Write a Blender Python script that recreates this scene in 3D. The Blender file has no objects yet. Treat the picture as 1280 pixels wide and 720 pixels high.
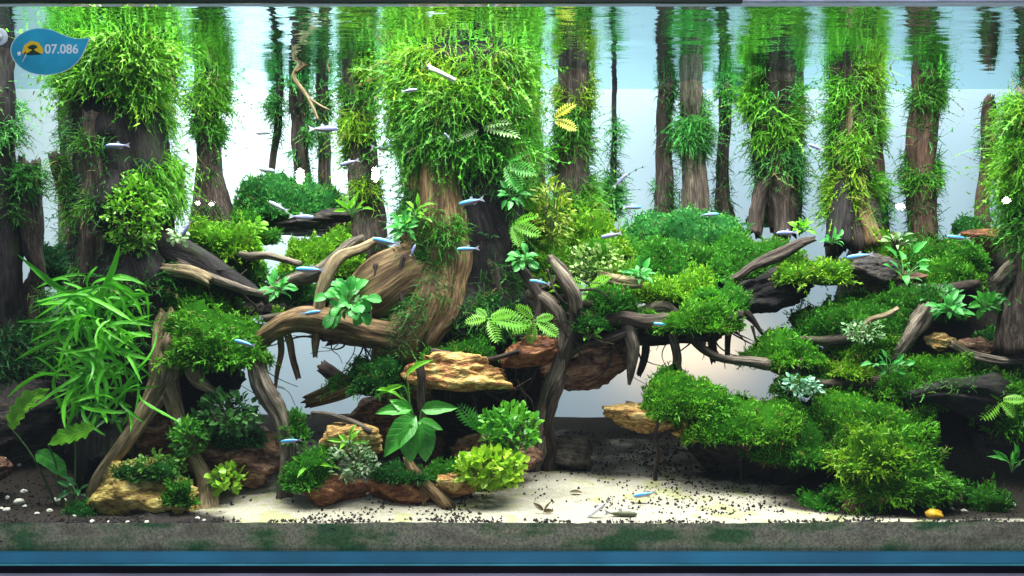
import bpy, math, random
import numpy as np
from mathutils import Vector, Matrix

# ------------------------------------------------------------------ camera, world, lights, exposure
SC = bpy.context.scene
COL = SC.collection
CAM_D, PX, HORIZON = 1.35, 0.0012, 340.0          # camera to front glass (m), metres per photo pixel at the glass, eye level row
EYE = 347 * PX
WATER = EYE + 332 * PX                             # water level
DEPTH = 0.615                                      # front glass to rear film
cam_d = bpy.data.cameras.new('camera'); cam = bpy.data.objects.new('camera', cam_d); COL.objects.link(cam)
cam.location = (0, -CAM_D, EYE); cam.rotation_euler = (math.pi / 2, 0, 0)
cam_d.sensor_width = 36; cam_d.lens = 36 * CAM_D / (1280 * PX)
cam_d.shift_y = -(360 - HORIZON) / 1280
cam_d.clip_start = 0.02; cam_d.clip_end = 50
SC.camera = cam
world = bpy.data.worlds.new('World'); SC.world = world; world.use_nodes = True
wb = world.node_tree.nodes['Background']; wb.inputs[0].default_value = (0.55, 0.7, 0.85, 1); wb.inputs[1].default_value = 0.34

def area(name, loc, target, sx, sy, power, color):
    d = bpy.data.lights.new(name, 'AREA'); d.shape = 'RECTANGLE'; d.size = sx; d.size_y = sy
    d.energy = power; d.color = color
    o = bpy.data.objects.new(name, d); COL.objects.link(o); o.location = loc
    o.rotation_euler = (Vector(target) - Vector(loc)).to_track_quat('-Z', 'Y').to_euler()
    return o
area('led_bar_front', (-0.05, 0.06, WATER + 0.30), (-0.05, 0.12, 0), 2.1, 0.16, 66, (1.0, 0.98, 0.90))
area('led_bar_rear', (0.0, 0.42, WATER + 0.30), (0.0, 0.40, 0), 2.1, 0.16, 30, (0.97, 1.0, 0.97))
area('front_fill_overhead', (0.2, -1.7, 2.3), (0.0, 0.1, 0.4), 1.6, 0.8, 26, (0.92, 0.96, 1.0))  # added fill for the tank's front, stands in for general room light
area('backlight_white', (-0.50, DEPTH + 0.34, 0.74), (-0.50, DEPTH, 0.70), 0.8, 0.35, 5.5, (0.90, 1.0, 1.0))
area('backlight_blue', (0.50, DEPTH + 0.42, 0.98), (0.50, DEPTH, 0.80), 2.0, 0.3, 8.5, (0.68, 0.87, 1.0))
area('beige_patch_light', (0.375, DEPTH + 0.10, 0.25), (0.375, DEPTH, 0.25), 0.26, 0.05, 0.36, (1.0, 0.62, 0.32))  # added lamp: tints the film in place of a beige thing behind it
SC.view_settings.view_transform = 'Standard'; SC.view_settings.look = 'None'
SC.view_settings.exposure = 0; SC.view_settings.gamma = 1; SC.view_settings.use_curve_mapping = False
SC.render.engine = 'CYCLES'
cy = SC.cycles
cy.use_denoising = True
cy.max_bounces = 6; cy.diffuse_bounces = 2; cy.glossy_bounces = 3; cy.transmission_bounces = 3; cy.transparent_max_bounces = 8
cy.caustics_reflective = False; cy.caustics_refractive = False
cy.sample_clamp_indirect = 4; cy.use_adaptive_sampling = True; cy.adaptive_threshold = 0.015

# ------------------------------------------------------------------ helpers
rng = np.random.default_rng(7)
def sc(Y): return PX * (CAM_D + Y) / CAM_D
def W(px, py, Y):
    s = sc(Y); return np.array([(px - 640) * s, Y, EYE + (HORIZON - py) * s])
def rowof(p):                                       # photo row of points (n,3)
    return HORIZON - (p[:, 2] - EYE) / (PX * (CAM_D + p[:, 1]) / CAM_D)
def nz(v): return v / np.maximum(np.linalg.norm(v, axis=-1, keepdims=True), 1e-9)
def sstep(a, b, x):
    t = np.clip((x - a) / (b - a), 0, 1); return t * t * (3 - 2 * t)

def _h(ix, iy, iz, seed):
    h = (ix.astype(np.int64) * 374761393 + iy.astype(np.int64) * 668265263 + iz.astype(np.int64) * 1274126177 + seed * 974711) & 0xFFFFFFFF
    h = ((h ^ (h >> 13)) * 1274126177) & 0xFFFFFFFF
    return ((h ^ (h >> 16)) & 0xFFFF) / 65535.0
def vnoise(p, seed=0):
    i = np.floor(p); f = p - i; f = f * f * (3 - 2 * f); x, y, z = i[:, 0], i[:, 1], i[:, 2]
    r = 0
    for a in (0, 1):
        wx = f[:, 0] if a else 1 - f[:, 0]
        for b in (0, 1):
            wy = f[:, 1] if b else 1 - f[:, 1]
            for c in (0, 1):
                wz = f[:, 2] if c else 1 - f[:, 2]
                r = r + _h(x + a, y + b, z + c, seed) * wx * wy * wz
    return r
def fbm(p, seed=0, o=4):
    r = 0; a = 0.5; t = 0
    for k in range(o):
        r = r + a * vnoise(p * (2.03 ** k), seed + k * 17); t += a; a *= 0.5
    return r / t

def mesh_np(name, V, Q=None, T=None, col=None, vec=None, mat=None, smooth=True):
    V = np.asarray(V, dtype=np.float32); me = bpy.data.meshes.new(name)
    nq = 0 if Q is None else len(Q); nt = 0 if T is None else len(T)
    loops = np.concatenate([np.asarray(x, dtype=np.int32).ravel() for x in (Q, T) if x is not None and len(x)])
    me.vertices.add(len(V)); me.vertices.foreach_set('co', V.ravel())
    me.loops.add(len(loops)); me.loops.foreach_set('vertex_index', loops)
    starts = np.concatenate([np.arange(nq) * 4, nq * 4 + np.arange(nt) * 3]).astype(np.int32)
    me.polygons.add(nq + nt); me.polygons.foreach_set('loop_start', starts)
    me.polygons.foreach_set('use_smooth', np.full(nq + nt, smooth, dtype=bool))
    if col is not None:
        c = np.ones((len(V), 4), dtype=np.float32); c[:, :3] = np.clip(col, 0, 1)
        me.attributes.new('Col', 'FLOAT_COLOR', 'POINT').data.foreach_set('color', c.ravel())
    if vec is not None:
        me.attributes.new('grain', 'FLOAT_VECTOR', 'POINT').data.foreach_set('vector', np.asarray(vec, dtype=np.float32).ravel())
    me.update(calc_edges=True); me.validate()
    if mat: me.materials.append(mat)
    return me

def pack(parts):
    """merge [(V,Q,T,C)] into one"""
    Vs, Qs, Ts, Cs, o = [], [], [], [], 0
    for V, Q, T, C in parts:
        if not len(V): continue
        Vs.append(V); Cs.append(C if C is not None else np.full((len(V), 3), .5))
        if Q is not None and len(Q): Qs.append(np.asarray(Q) + o)
        if T is not None and len(T): Ts.append(np.asarray(T) + o)
        o += len(V)
    return (np.concatenate(Vs), np.concatenate(Qs) if Qs else None, np.concatenate(Ts) if Ts else None, np.concatenate(Cs))

def tag(o, label, cat, group=None, kind=None):
    if label: o['label'] = label
    if cat: o['category'] = cat
    if group: o['group'] = group
    if kind: o['kind'] = kind
    return o
def thing(name, loc, label, cat, group=None):
    o = bpy.data.objects.new(name, None); COL.objects.link(o); o.location = Vector(loc); o.empty_display_size = 0.01
    return tag(o, label, cat, group)
def link(name, me, parent=None, matrix=None, label=None):
    o = bpy.data.objects.new(name, me); COL.objects.link(o)
    if parent is not None: o.parent = parent
    if matrix is not None: o.matrix_local = matrix
    if label: o['label'] = label
    return o
def wmesh(name, parent, V, Q=None, T=None, col=None, vec=None, mat=None, smooth=True, label=None, kind=None):
    """a part from world-space vertices under a thing that stands unrotated at parent.location"""
    off = np.array(parent.location)
    o = link(name, mesh_np(name, np.asarray(V) - off, Q, T, col, vec, mat, smooth), parent, label=label)
    if kind: o['kind'] = kind
    return o

# ------------------------------------------------------------------ materials
def new_mat(name):
    m = bpy.data.materials.new(name); m.use_nodes = True; nt = m.node_tree; nt.nodes.clear()
    out = nt.nodes.new('ShaderNodeOutputMaterial'); return m, nt, out
def N(nt, t, **kw):
    n = nt.nodes.new(t)
    for k, v in kw.items():
        if k.startswith('i_'):
            key = k[2:]; n.inputs[int(key) if key.isdigit() else key].default_value = v
        else: setattr(n, k, v)
    return n
def L(nt, a, b): nt.links.new(a, b)
def ramp(nt, fac, stops):
    r = N(nt, 'ShaderNodeValToRGB'); e = r.color_ramp.elements
    while len(e) < len(stops): e.new(0.5)
    for k, (p, c) in enumerate(stops): e[k].position = p; e[k].color = (*c, 1)
    L(nt, fac, r.inputs[0]); return r.outputs[0]

def foliage_mat(name, trans=0.35, rough=0.5, spec=0.25, veins=False):
    """vertex colour foliage that lets light through"""
    m, nt, out = new_mat(name)
    a = N(nt, 'ShaderNodeAttribute', attribute_name='Col')
    p = N(nt, 'ShaderNodeBsdfPrincipled'); p.inputs['Roughness'].default_value = rough
    p.inputs['Specular IOR Level'].default_value = spec
    t = N(nt, 'ShaderNodeBsdfTranslucent'); mx = N(nt, 'ShaderNodeMixShader'); mx.inputs[0].default_value = trans
    L(nt, a.outputs['Color'], p.inputs['Base Color']); L(nt, a.outputs['Color'], t.inputs['Color'])
    L(nt, p.outputs[0], mx.inputs[1]); L(nt, t.outputs[0], mx.inputs[2]); L(nt, mx.outputs[0], out.inputs[0])
    return m
M_MOSS = foliage_mat('moss'); M_BED = foliage_mat('moss_bed', 0.1, 0.9, 0.05); M_SMALL = foliage_mat('small_leaf', 0.3, 0.35, 0.5)

def leaf_mat(name, c0, c1, vein, trans=0.3, rough=0.3):
    m, nt, out = new_mat(name)
    g = N(nt, 'ShaderNodeAttribute', attribute_name='grain')       # x: across -1..1, y: along 0..1
    oi = N(nt, 'ShaderNodeObjectInfo')
    sep = N(nt, 'ShaderNodeSeparateXYZ'); L(nt, g.outputs['Vector'], sep.inputs[0])
    ab = N(nt, 'ShaderNodeMath', operation='ABSOLUTE'); L(nt, sep.outputs[0], ab.inputs[0])
    ma = N(nt, 'ShaderNodeMath', operation='MULTIPLY_ADD', i_1=-0.22); L(nt, ab.outputs[0], ma.inputs[0]); L(nt, sep.outputs[1], ma.inputs[2])
    sn = N(nt, 'ShaderNodeMath', operation='SINE'); mu = N(nt, 'ShaderNodeMath', operation='MULTIPLY', i_1=46.0)
    L(nt, ma.outputs[0], mu.inputs[0]); L(nt, mu.outputs[0], sn.inputs[0])
    pw = N(nt, 'ShaderNodeMapRange'); pw.inputs[1].default_value = 0.55; pw.inputs[2].default_value = 1.0; L(nt, sn.outputs[0], pw.inputs[0])
    mid = N(nt, 'ShaderNodeMapRange'); mid.inputs[1].default_value = 0.13; mid.inputs[2].default_value = 0.03; L(nt, ab.outputs[0], mid.inputs[0])
    mxv = N(nt, 'ShaderNodeMath', operation='MAXIMUM'); L(nt, pw.outputs[0], mxv.inputs[0]); L(nt, mid.outputs[0], mxv.inputs[1])
    base = N(nt, 'ShaderNodeMix', data_type='RGBA'); base.inputs['A'].default_value = (*c0, 1); base.inputs['B'].default_value = (*c1, 1)
    L(nt, oi.outputs['Random'], base.inputs['Factor'])
    vm = N(nt, 'ShaderNodeMix', data_type='RGBA'); vm.inputs['B'].default_value = (*vein, 1)
    vf = N(nt, 'ShaderNodeMath', operation='MULTIPLY', i_1=0.45); L(nt, mxv.outputs[0], vf.inputs[0])
    L(nt, vf.outputs[0], vm.inputs['Factor']); L(nt, base.outputs['Result'], vm.inputs['A'])
    no = N(nt, 'ShaderNodeTexNoise'); no.inputs['Scale'].default_value = 3.5; L(nt, g.outputs['Vector'], no.inputs['Vector'])
    hs = N(nt, 'ShaderNodeHueSaturation'); mr = N(nt, 'ShaderNodeMapRange'); mr.inputs[3].default_value = 0.6; mr.inputs[4].default_value = 1.4
    ofs = N(nt, 'ShaderNodeVectorMath', operation='ADD'); cb = N(nt, 'ShaderNodeCombineXYZ'); om = N(nt, 'ShaderNodeMath', operation='MULTIPLY', i_1=40.0); L(nt, oi.outputs['Random'], om.inputs[0]); L(nt, om.outputs[0], cb.inputs[2]); L(nt, g.outputs['Vector'], ofs.inputs[0]); L(nt, cb.outputs[0], ofs.inputs[1]); L(nt, ofs.outputs[0], no.inputs['Vector'])
    n5 = N(nt, 'ShaderNodeTexNoise'); n5.inputs['Scale'].default_value = 5.0; n5.inputs['Detail'].default_value = 3; L(nt, ofs.outputs[0], n5.inputs['Vector'])
    spf = N(nt, 'ShaderNodeMapRange'); spf.inputs[1].default_value = .62; spf.inputs[2].default_value = .72; spf.inputs[4].default_value = .75; L(nt, n5.outputs[0], spf.inputs[0])
    spm = N(nt, 'ShaderNodeMix', data_type='RGBA'); spm.inputs['B'].default_value = (.10, .09, .02, 1); L(nt, spf.outputs[0], spm.inputs['Factor']); L(nt, vm.outputs['Result'], spm.inputs['A'])
    L(nt, no.outputs[0], mr.inputs[0]); L(nt, mr.outputs[0], hs.inputs['Value']); L(nt, spm.outputs['Result'], hs.inputs['Color'])
    bp = N(nt, 'ShaderNodeBump'); bp.inputs['Strength'].default_value = 0.35; bp.inputs['Distance'].default_value = 0.001; bp.invert = True
    L(nt, mxv.outputs[0], bp.inputs['Height'])
    p = N(nt, 'ShaderNodeBsdfPrincipled'); p.inputs['Roughness'].default_value = rough; p.inputs['Specular IOR Level'].default_value = 0.4
    L(nt, hs.outputs[0], p.inputs['Base Color']); L(nt, bp.outputs[0], p.inputs['Normal'])
    t = N(nt, 'ShaderNodeBsdfTranslucent'); L(nt, hs.outputs[0], t.inputs[0])
    mx = N(nt, 'ShaderNodeMixShader'); mx.inputs[0].default_value = trans
    L(nt, p.outputs[0], mx.inputs[1]); L(nt, t.outputs[0], mx.inputs[2]); L(nt, mx.outputs[0], out.inputs[0])
    return m
LEAF = {
    'green': leaf_mat('leaf_green', (.035, .25, .025), (.06, .36, .03), (.12, .42, .08)),
    'bright': leaf_mat('leaf_bright', (.13, .46, .02), (.20, .55, .03), (.30, .62, .08), 0.4),
    'teal': leaf_mat('leaf_teal', (.025, .26, .035), (.08, .45, .08), (.16, .52, .14), 0.3, 0.3),
    'strap': leaf_mat('leaf_strap', (.05, .36, .015), (.12, .55, .02), (.14, .55, .03), 0.35),
    'dark': leaf_mat('leaf_dark', (.012, .09, .025), (.03, .16, .04), (.05, .2, .06), 0.2),
    'pale': leaf_mat('leaf_pale', (.22, .42, .16), (.36, .52, .26), (.5, .6, .4), 0.3),
    'yellow': leaf_mat('leaf_yellow', (.42, .50, .03), (.50, .46, .04), (.6, .5, .1), 0.35),
    'brown': leaf_mat('leaf_brown', (.10, .07, .035), (.16, .11, .06), (.2, .15, .08), 0.15, 0.6),
}

def wood_mat(name, dark, mid, light, algae=0.25):
    m, nt, out = new_mat(name)
    g = N(nt, 'ShaderNodeAttribute', attribute_name='grain')
    n1 = N(nt, 'ShaderNodeTexNoise'); n1.inputs['Scale'].default_value = 300; n1.inputs['Detail'].default_value = 5; n1.inputs['Roughness'].default_value = .65
    n2 = N(nt, 'ShaderNodeTexNoise'); n2.inputs['Scale'].default_value = 55; n2.inputs['Detail'].default_value = 3
    L(nt, g.outputs['Vector'], n1.inputs['Vector']); L(nt, g.outputs['Vector'], n2.inputs['Vector'])
    c = ramp(nt, n1.outputs[0], [(0.30, dark), (0.50, mid), (0.72, light)])
    c2 = N(nt, 'ShaderNodeMix', data_type='RGBA', blend_type='MULTIPLY'); c2.inputs['Factor'].default_value = 0.8
    sh = ramp(nt, n2.outputs[0], [(0.34, (.22, .20, .2)), (0.58, (1.1, 1.1, 1.1))])
    L(nt, c, c2.inputs['A']); L(nt, sh, c2.inputs['B'])
    tc = N(nt, 'ShaderNodeTexCoord'); n3 = N(nt, 'ShaderNodeTexNoise'); n3.inputs['Scale'].default_value = 22; n3.inputs['Detail'].default_value = 4
    L(nt, tc.outputs['Object'], n3.inputs['Vector'])
    af = N(nt, 'ShaderNodeMapRange'); af.inputs[1].default_value = 0.55; af.inputs[2].default_value = 0.75; af.inputs[4].default_value = algae
    L(nt, n3.outputs[0], af.inputs[0])
    c3 = N(nt, 'ShaderNodeMix', data_type='RGBA'); c3.inputs['B'].default_value = (.06, .12, .015, 1)
    L(nt, af.outputs[0], c3.inputs['Factor']); L(nt, c2.outputs['Result'], c3.inputs['A'])
    b = N(nt, 'ShaderNodeBump'); b.inputs['Strength'].default_value = 0.8; b.inputs['Distance'].default_value = 0.003; L(nt, n1.outputs[0], b.inputs['Height'])
    p = N(nt, 'ShaderNodeBsdfPrincipled'); p.inputs['Roughness'].default_value = 0.75; p.inputs['Specular IOR Level'].default_value = 0.2
    L(nt, c3.outputs['Result'], p.inputs['Base Color']); L(nt, b.outputs[0], p.inputs['Normal']); L(nt, p.outputs[0], out.inputs[0])
    return m
WOOD = {
    'dark': wood_mat('wood_dark', (.012, .009, .010), (.05, .036, .032), (.15, .11, .09), .3),
    'brown': wood_mat('wood_brown', (.035, .02, .012), (.15, .09, .045), (.36, .25, .13), .85),
    'grey': wood_mat('wood_grey', (.03, .024, .022), (.14, .11, .09), (.38, .32, .25), .3),
    'red': wood_mat('wood_red', (.03, .015, .012), (.11, .062, .048), (.22, .13, .10), .3),
    'pale': wood_mat('wood_pale', (.07, .045, .025), (.28, .21, .12), (.56, .46, .30), .35),
    'black': wood_mat('wood_black', (.005, .005, .007), (.017, .014, .017), (.045, .036, .036), .2),  # black also carries the shade of the central stump's hollow
}

def rock_mat(name, cols, stretch=(1, 1, 2.4), scale=20, spec=.25):
    m, nt, out = new_mat(name)
    tc = N(nt, 'ShaderNodeTexCoord'); mp = N(nt, 'ShaderNodeMapping'); mp.inputs['Scale'].default_value = stretch
    mp.inputs['Rotation'].default_value = (0.25, 0.22, 0.0)
    L(nt, tc.outputs['Object'], mp.inputs[0])
    n0 = N(nt, 'ShaderNodeTexNoise'); n0.inputs['Scale'].default_value = scale; n0.inputs['Detail'].default_value = 6; n0.inputs['Distortion'].default_value = 2.2
    L(nt, mp.outputs[0], n0.inputs['Vector'])
    n1 = N(nt, 'ShaderNodeTexNoise'); n1.inputs['Scale'].default_value = scale * 9; n1.inputs['Detail'].default_value = 4; L(nt, mp.outputs[0], n1.inputs['Vector'])
    k = len(cols); c = ramp(nt, n0.outputs[0], [(0.30 + 0.40 * i / (k - 1), cc) for i, cc in enumerate(cols)])
    mm = N(nt, 'ShaderNodeMix', data_type='RGBA', blend_type='MULTIPLY'); mm.inputs['Factor'].default_value = .75
    sh = ramp(nt, n1.outputs[0], [(0.34, (.35, .3, .28)), (0.6, (1.1, 1.1, 1.1))]); L(nt, c, mm.inputs['A']); L(nt, sh, mm.inputs['B'])
    ad = N(nt, 'ShaderNodeMath', operation='MULTIPLY_ADD', i_1=0.5); L(nt, n1.outputs[0], ad.inputs[0]); L(nt, n0.outputs[0], ad.inputs[2])
    b = N(nt, 'ShaderNodeBump'); b.inputs['Strength'].default_value = 0.9; b.inputs['Distance'].default_value = 0.006; L(nt, ad.outputs[0], b.inputs['Height'])
    p = N(nt, 'ShaderNodeBsdfPrincipled'); p.inputs['Roughness'].default_value = 0.7; p.inputs['Specular IOR Level'].default_value = spec
    L(nt, mm.outputs['Result'], p.inputs['Base Color']); L(nt, b.outputs[0], p.inputs['Normal']); L(nt, p.outputs[0], out.inputs[0])
    return m
ROCK = {
    'ochre': rock_mat('rock_ochre', [(.20, .07, .03), (.42, .19, .07), (.62, .42, .13), (.74, .60, .28)]),
    'amber': rock_mat('rock_amber', [(.10, .06, .02), (.28, .19, .05), (.48, .37, .10), (.62, .52, .24)], scale=16),
    'rust': rock_mat('rock_rust', [(.05, .018, .014), (.17, .06, .03), (.30, .12, .05), (.46, .26, .11)]),
    'brown': rock_mat('rock_brown', [(.035, .018, .014), (.13, .06, .04), (.28, .16, .10), (.38, .25, .16)], (1, 1, 3)),
    'gold': rock_mat('rock_gold', [(.13, .06, .02), (.34, .19, .06), (.56, .38, .14), (.70, .56, .28)], (1, 2, 3)),
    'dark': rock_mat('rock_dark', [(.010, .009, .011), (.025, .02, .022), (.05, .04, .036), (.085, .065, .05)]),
    'grey': rock_mat('rock_grey', [(.02, .016, .014), (.05, .042, .035), (.09, .075, .06), (.13, .11, .085)], (1, 1, 2)),
}

def simple_mat(name, color, rough=.5, spec=.5, emit=None, noise=None):
    m, nt, out = new_mat(name); p = N(nt, 'ShaderNodeBsdfPrincipled')
    p.inputs['Base Color'].default_value = (*color, 1); p.inputs['Roughness'].default_value = rough; p.inputs['Specular IOR Level'].default_value = spec
    if noise:
        tc = N(nt, 'ShaderNodeTexCoord'); n = N(nt, 'ShaderNodeTexNoise'); n.inputs['Scale'].default_value = noise; n.inputs['Detail'].default_value = 3
        L(nt, tc.outputs['Object'], n.inputs['Vector'])
        c = ramp(nt, n.outputs[0], [(.3, tuple(x * .6 for x in color)), (.7, tuple(min(1, x * 1.25) for x in color))]); L(nt, c, p.inputs['Base Color'])
    if emit: p.inputs['Emission Color'].default_value = (*emit[0], 1); p.inputs['Emission Strength'].default_value = emit[1]
    L(nt, p.outputs[0], out.inputs[0]); return m

# ------------------------------------------------------------------ shape generators
def catmull(P, sub):
    P = np.asarray(P, float); n = len(P); E = np.vstack([2 * P[0] - P[1], P, 2 * P[-1] - P[-2]]); out = []
    for i in range(n - 1):
        p0, p1, p2, p3 = E[i], E[i + 1], E[i + 2], E[i + 3]
        for t in np.arange(sub) / sub:
            out.append(.5 * ((2 * p1) + (p2 - p0) * t + (2 * p0 - 5 * p1 + 4 * p2 - p3) * t * t + (3 * p1 - p0 - 3 * p2 + p3) * t ** 3))
    out.append(P[-1]); return np.array(out)

def sweep(path, seg=24, ridge=.22, lump=.16, seed=0, sub=None, twist=0.0, kink=0.0):
    """knotty wood along [(px, row, Y, radius px)]; returns mesh arrays and the ring grid"""
    seg = int(seg * 1.6); ctrl = np.array([np.append(W(x, y, Y), r * sc(Y)) for x, y, Y, r in path])
    length = np.linalg.norm(np.diff(ctrl[:, :3], axis=0), axis=1).sum()
    if sub is None: sub = int(np.clip(length / .005 / max(1, len(path) - 1), 4, 26))
    S = catmull(ctrl, sub); P, R = S[:, :3], np.maximum(S[:, 3], .0006)
    d = np.concatenate([[0], np.cumsum(np.linalg.norm(np.diff(P, axis=0), axis=1))])
    if kink:
        q = np.stack([d * 19 + seed, np.zeros_like(d), np.zeros_like(d)], 1)
        P = P + kink * min(R.mean(), .010) * np.stack([vnoise(q, seed + 1) - .5, vnoise(q, seed + 2) - .5, vnoise(q, seed + 3) - .5], 1) * sstep(0, .2, d / d[-1])[:, None]
    t = nz(np.gradient(P, axis=0)); ref = np.array([0, 1, 0.]) if abs(t[0][1]) < .9 else np.array([1., 0, 0])
    u = np.zeros_like(P); u[0] = nz(np.cross(t[0], ref)[None])[0]
    for i in range(1, len(P)):
        v = u[i - 1] - t[i] * np.dot(u[i - 1], t[i]); u[i] = v / max(np.linalg.norm(v), 1e-9)
    w = np.cross(t, u); a = np.arange(seg) * 2 * math.pi / seg
    A, D = np.meshgrid(a, d); A2 = A + twist * D
    kf = 2.3 * float(np.clip(R.mean() / .010, .8, 4.5)); ridge = min(ridge, .0042 / R.mean() * (ridge / .22))
    q = np.stack([np.cos(A2).ravel() * kf + 9, np.sin(A2).ravel() * kf + 9, D.ravel() * 9 + .6 * vnoise(np.stack([np.cos(A).ravel() + 3, np.sin(A).ravel() + 3, D.ravel() * 9], 1), seed + 40) + seed * 3.1], 1)
    n1 = 1 - 2 * np.abs(vnoise(q, seed) - .5)
    crack = np.exp(-((vnoise(q * np.array([1.7, 1.7, .55]) + 3, seed + 21) - .5) / .07) ** 2)
    q2 = np.stack([np.cos(A).ravel() * 1.1 + 5, np.sin(A).ravel() * 1.1 + 5, D.ravel() * 16 + seed], 1)
    n2 = vnoise(q2, seed + 5) - .5
    q3 = q * np.array([4.2, 4.2, 1.2]); n3 = vnoise(q3, seed + 9) - .5
    f = (1 + ridge * (n1 - .6) + 2 * lump * n2 + .45 * ridge * n3 - .75 * ridge * crack).reshape(A.shape)
    rk = np.random.default_rng(seed + 5)
    for _k in range(int(2 + d[-1] / .05)):                          # knots
        i0, a0 = rk.integers(0, len(P)), rk.random() * 6.28; da = np.abs((A - a0 + math.pi) % (2 * math.pi) - math.pi); dd = (D - d[i0]) / (R.mean() * .9 + .002)
        g_ = np.exp(-(da / .55) ** 2 - dd ** 2); f = f + rk.uniform(.10, .30) * min(1, .016 / R.mean()) * (g_ - 1.5 * np.exp(-(da / .2) ** 2 - (dd * 2.4) ** 2))
    G = P[:, None] + (R[:, None] * f)[..., None] * (np.cos(A)[..., None] * u[:, None] + np.sin(A)[..., None] * w[:, None])
    for e_, sg_ in ((0, -1), (-1, 1)):                              # splintered ends
        sp = (vnoise(np.stack([a * 3.1, a * 0, a * 0 + seed], 1), seed) - .3) * R[e_] * 1.5; G[e_] = G[e_] + sg_ * sp[:, None] * t[e_]
    nr = len(P); V = np.concatenate([G.reshape(-1, 3), P[:1] + t[:1] * R[:1, None] * .1, P[-1:] - t[-1:] * R[-1:, None] * .1])
    i, j = np.meshgrid(np.arange(nr - 1), np.arange(seg), indexing='ij'); j2 = (j + 1) % seg
    Q = np.stack([i * seg + j, i * seg + j2, (i + 1) * seg + j2, (i + 1) * seg + j], -1).reshape(-1, 4)
    jj = np.arange(seg); T = np.concatenate([np.stack([np.full(seg, nr * seg), (jj + 1) % seg, jj], 1),
                                             np.stack([np.full(seg, nr * seg + 1), (nr - 1) * seg + jj, (nr - 1) * seg + (jj + 1) % seg], 1)])
    gr = np.stack([(R[:, None] * np.cos(A2)), (R[:, None] * np.sin(A2)), D * .10], -1).reshape(-1, 3) + seed
    gr = np.concatenate([gr, gr[:1], gr[-1:]])
    return dict(V=V, Q=Q, T=T, grain=gr, G=G, P=P, R=R)

def wood(name, parent, path, mat='dark', label=None, **kw):
    s = sweep(path, **kw); s['o'] = wmesh(name, parent, s['V'], s['Q'], s['T'], None, s['grain'], WOOD[mat], label=label); return s

MC = {   # moss colours: (base, tip); cool puts the haze of far trunks into colour
    'bright': ((.030, .16, .006), (.155, .48, .018)), 'yellow': ((.055, .20, .006), (.28, .55, .020)), 'mid': ((.022, .13, .008), (.09, .38, .020)),
    'dark': ((.012, .085, .012), (.045, .25, .022)), 'cool': ((.022, .15, .03), (.11, .45, .075)), 'deep': ((.010, .06, .016), (.03, .17, .04)),
}
def fronds(B, D, ln, wd, droop, colr, nseg=4, curl=.35, barb=1.7, seed=0, tipmix=1.0):
    """feathery moss shoots: B base points, D directions, ln lengths"""
    r = np.random.default_rng(seed); n = len(B)
    if not n: return np.zeros((0, 3)), None, None, np.zeros((0, 3))
    d = nz(D); p = B.copy(); pts = [p]; dirs = [d]
    step = (ln / nseg)[:, None]
    bend = r.normal(0, curl, (n, 3))
    for k in range(nseg):
        d = nz(d + bend / nseg + np.array([0, 0, -droop / nseg]) + r.normal(0, curl * .25, (n, 3)))
        p = p + d * step; pts.append(p); dirs.append(d)
    side = nz(np.cross(dirs[1], nz(r.normal(0, 1, (n, 3)) + np.array([0, -.6, .6]))))
    V = []; 
    for k in range(nseg):
        w = (wd * (1 - .55 * k / nseg))[:, None]; V += [pts[k] - side * w * .5, pts[k] + side * w * .5]
    V.append(pts[nseg])
    for k in range(1, nseg):                                      # barbs: thin side shoots
        bl = (ln / nseg * barb * (1.15 - .8 * k / nseg) * r.uniform(.6, 1.2, n))[:, None]; st = pts[k + 1] - pts[k]; lift = np.cross(side, dirs[k]) * bl * r.uniform(-.4, .4, (n, 1))
        V += [pts[k] + st * .28, pts[k] - side * bl * .8 + dirs[k + 1] * bl * .8 + lift, pts[k] + side * bl * .8 + dirs[k + 1] * bl * .8 - lift]
    V = np.stack(V, 1); m = V.shape[1]; base = (np.arange(n) * m)[:, None]
    Qt = np.array([[2 * k, 2 * k + 1, 2 * k + 3, 2 * k + 2] for k in range(nseg - 1)])
    Tt = [[2 * nseg - 2, 2 * nseg - 1, 2 * nseg]]; o = 2 * nseg + 1
    for k in range(1, nseg): b_ = o + 3 * (k - 1); Tt += [[2 * k, b_, b_ + 1], [2 * k + 1, b_ + 2, b_]]
    Tt = np.array(Tt)
    Q = (base[:, :, None] + Qt[None]).reshape(-1, 4); T = (base[:, :, None] + Tt[None]).reshape(-1, 3)
    c0, c1 = (np.array(x) for x in MC[colr])
    var = r.normal(0, .16, (n, 1)) + .35 * (vnoise(B * 38, 3) - .5)[:, None] * 2
    tt = np.array([k / nseg for k in range(nseg) for _ in (0, 1)] + [1.0] + [(k + .5) / nseg for k in range(1, nseg) for _ in (0, 1, 2)])[None, :]
    f = np.clip(.12 + .75 * tipmix * tt + var, 0, 1)[..., None]
    C = c0 + (c1 - c0) * f
    dead = (r.random(n) < .035 + .10 * (vnoise(B * 21, 8) > .66))[:, None, None]
    C = np.where(dead, C * .25 + np.array([.24, .17, .06]) * r.uniform(.25, .9, (n, 1, 1)), C) * (1 + .35 * (vnoise(B * 13, 15) - .5))[:, None, None] * np.clip(r.normal(1, .15, (n, 1, 1)), .6, 1.4)
    C[..., 0] *= 1 + .5 * (vnoise(B * 17, 16) - .5)[:, None]
    return V.reshape(-1, 3), Q, T, C.reshape(-1, 3)

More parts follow.
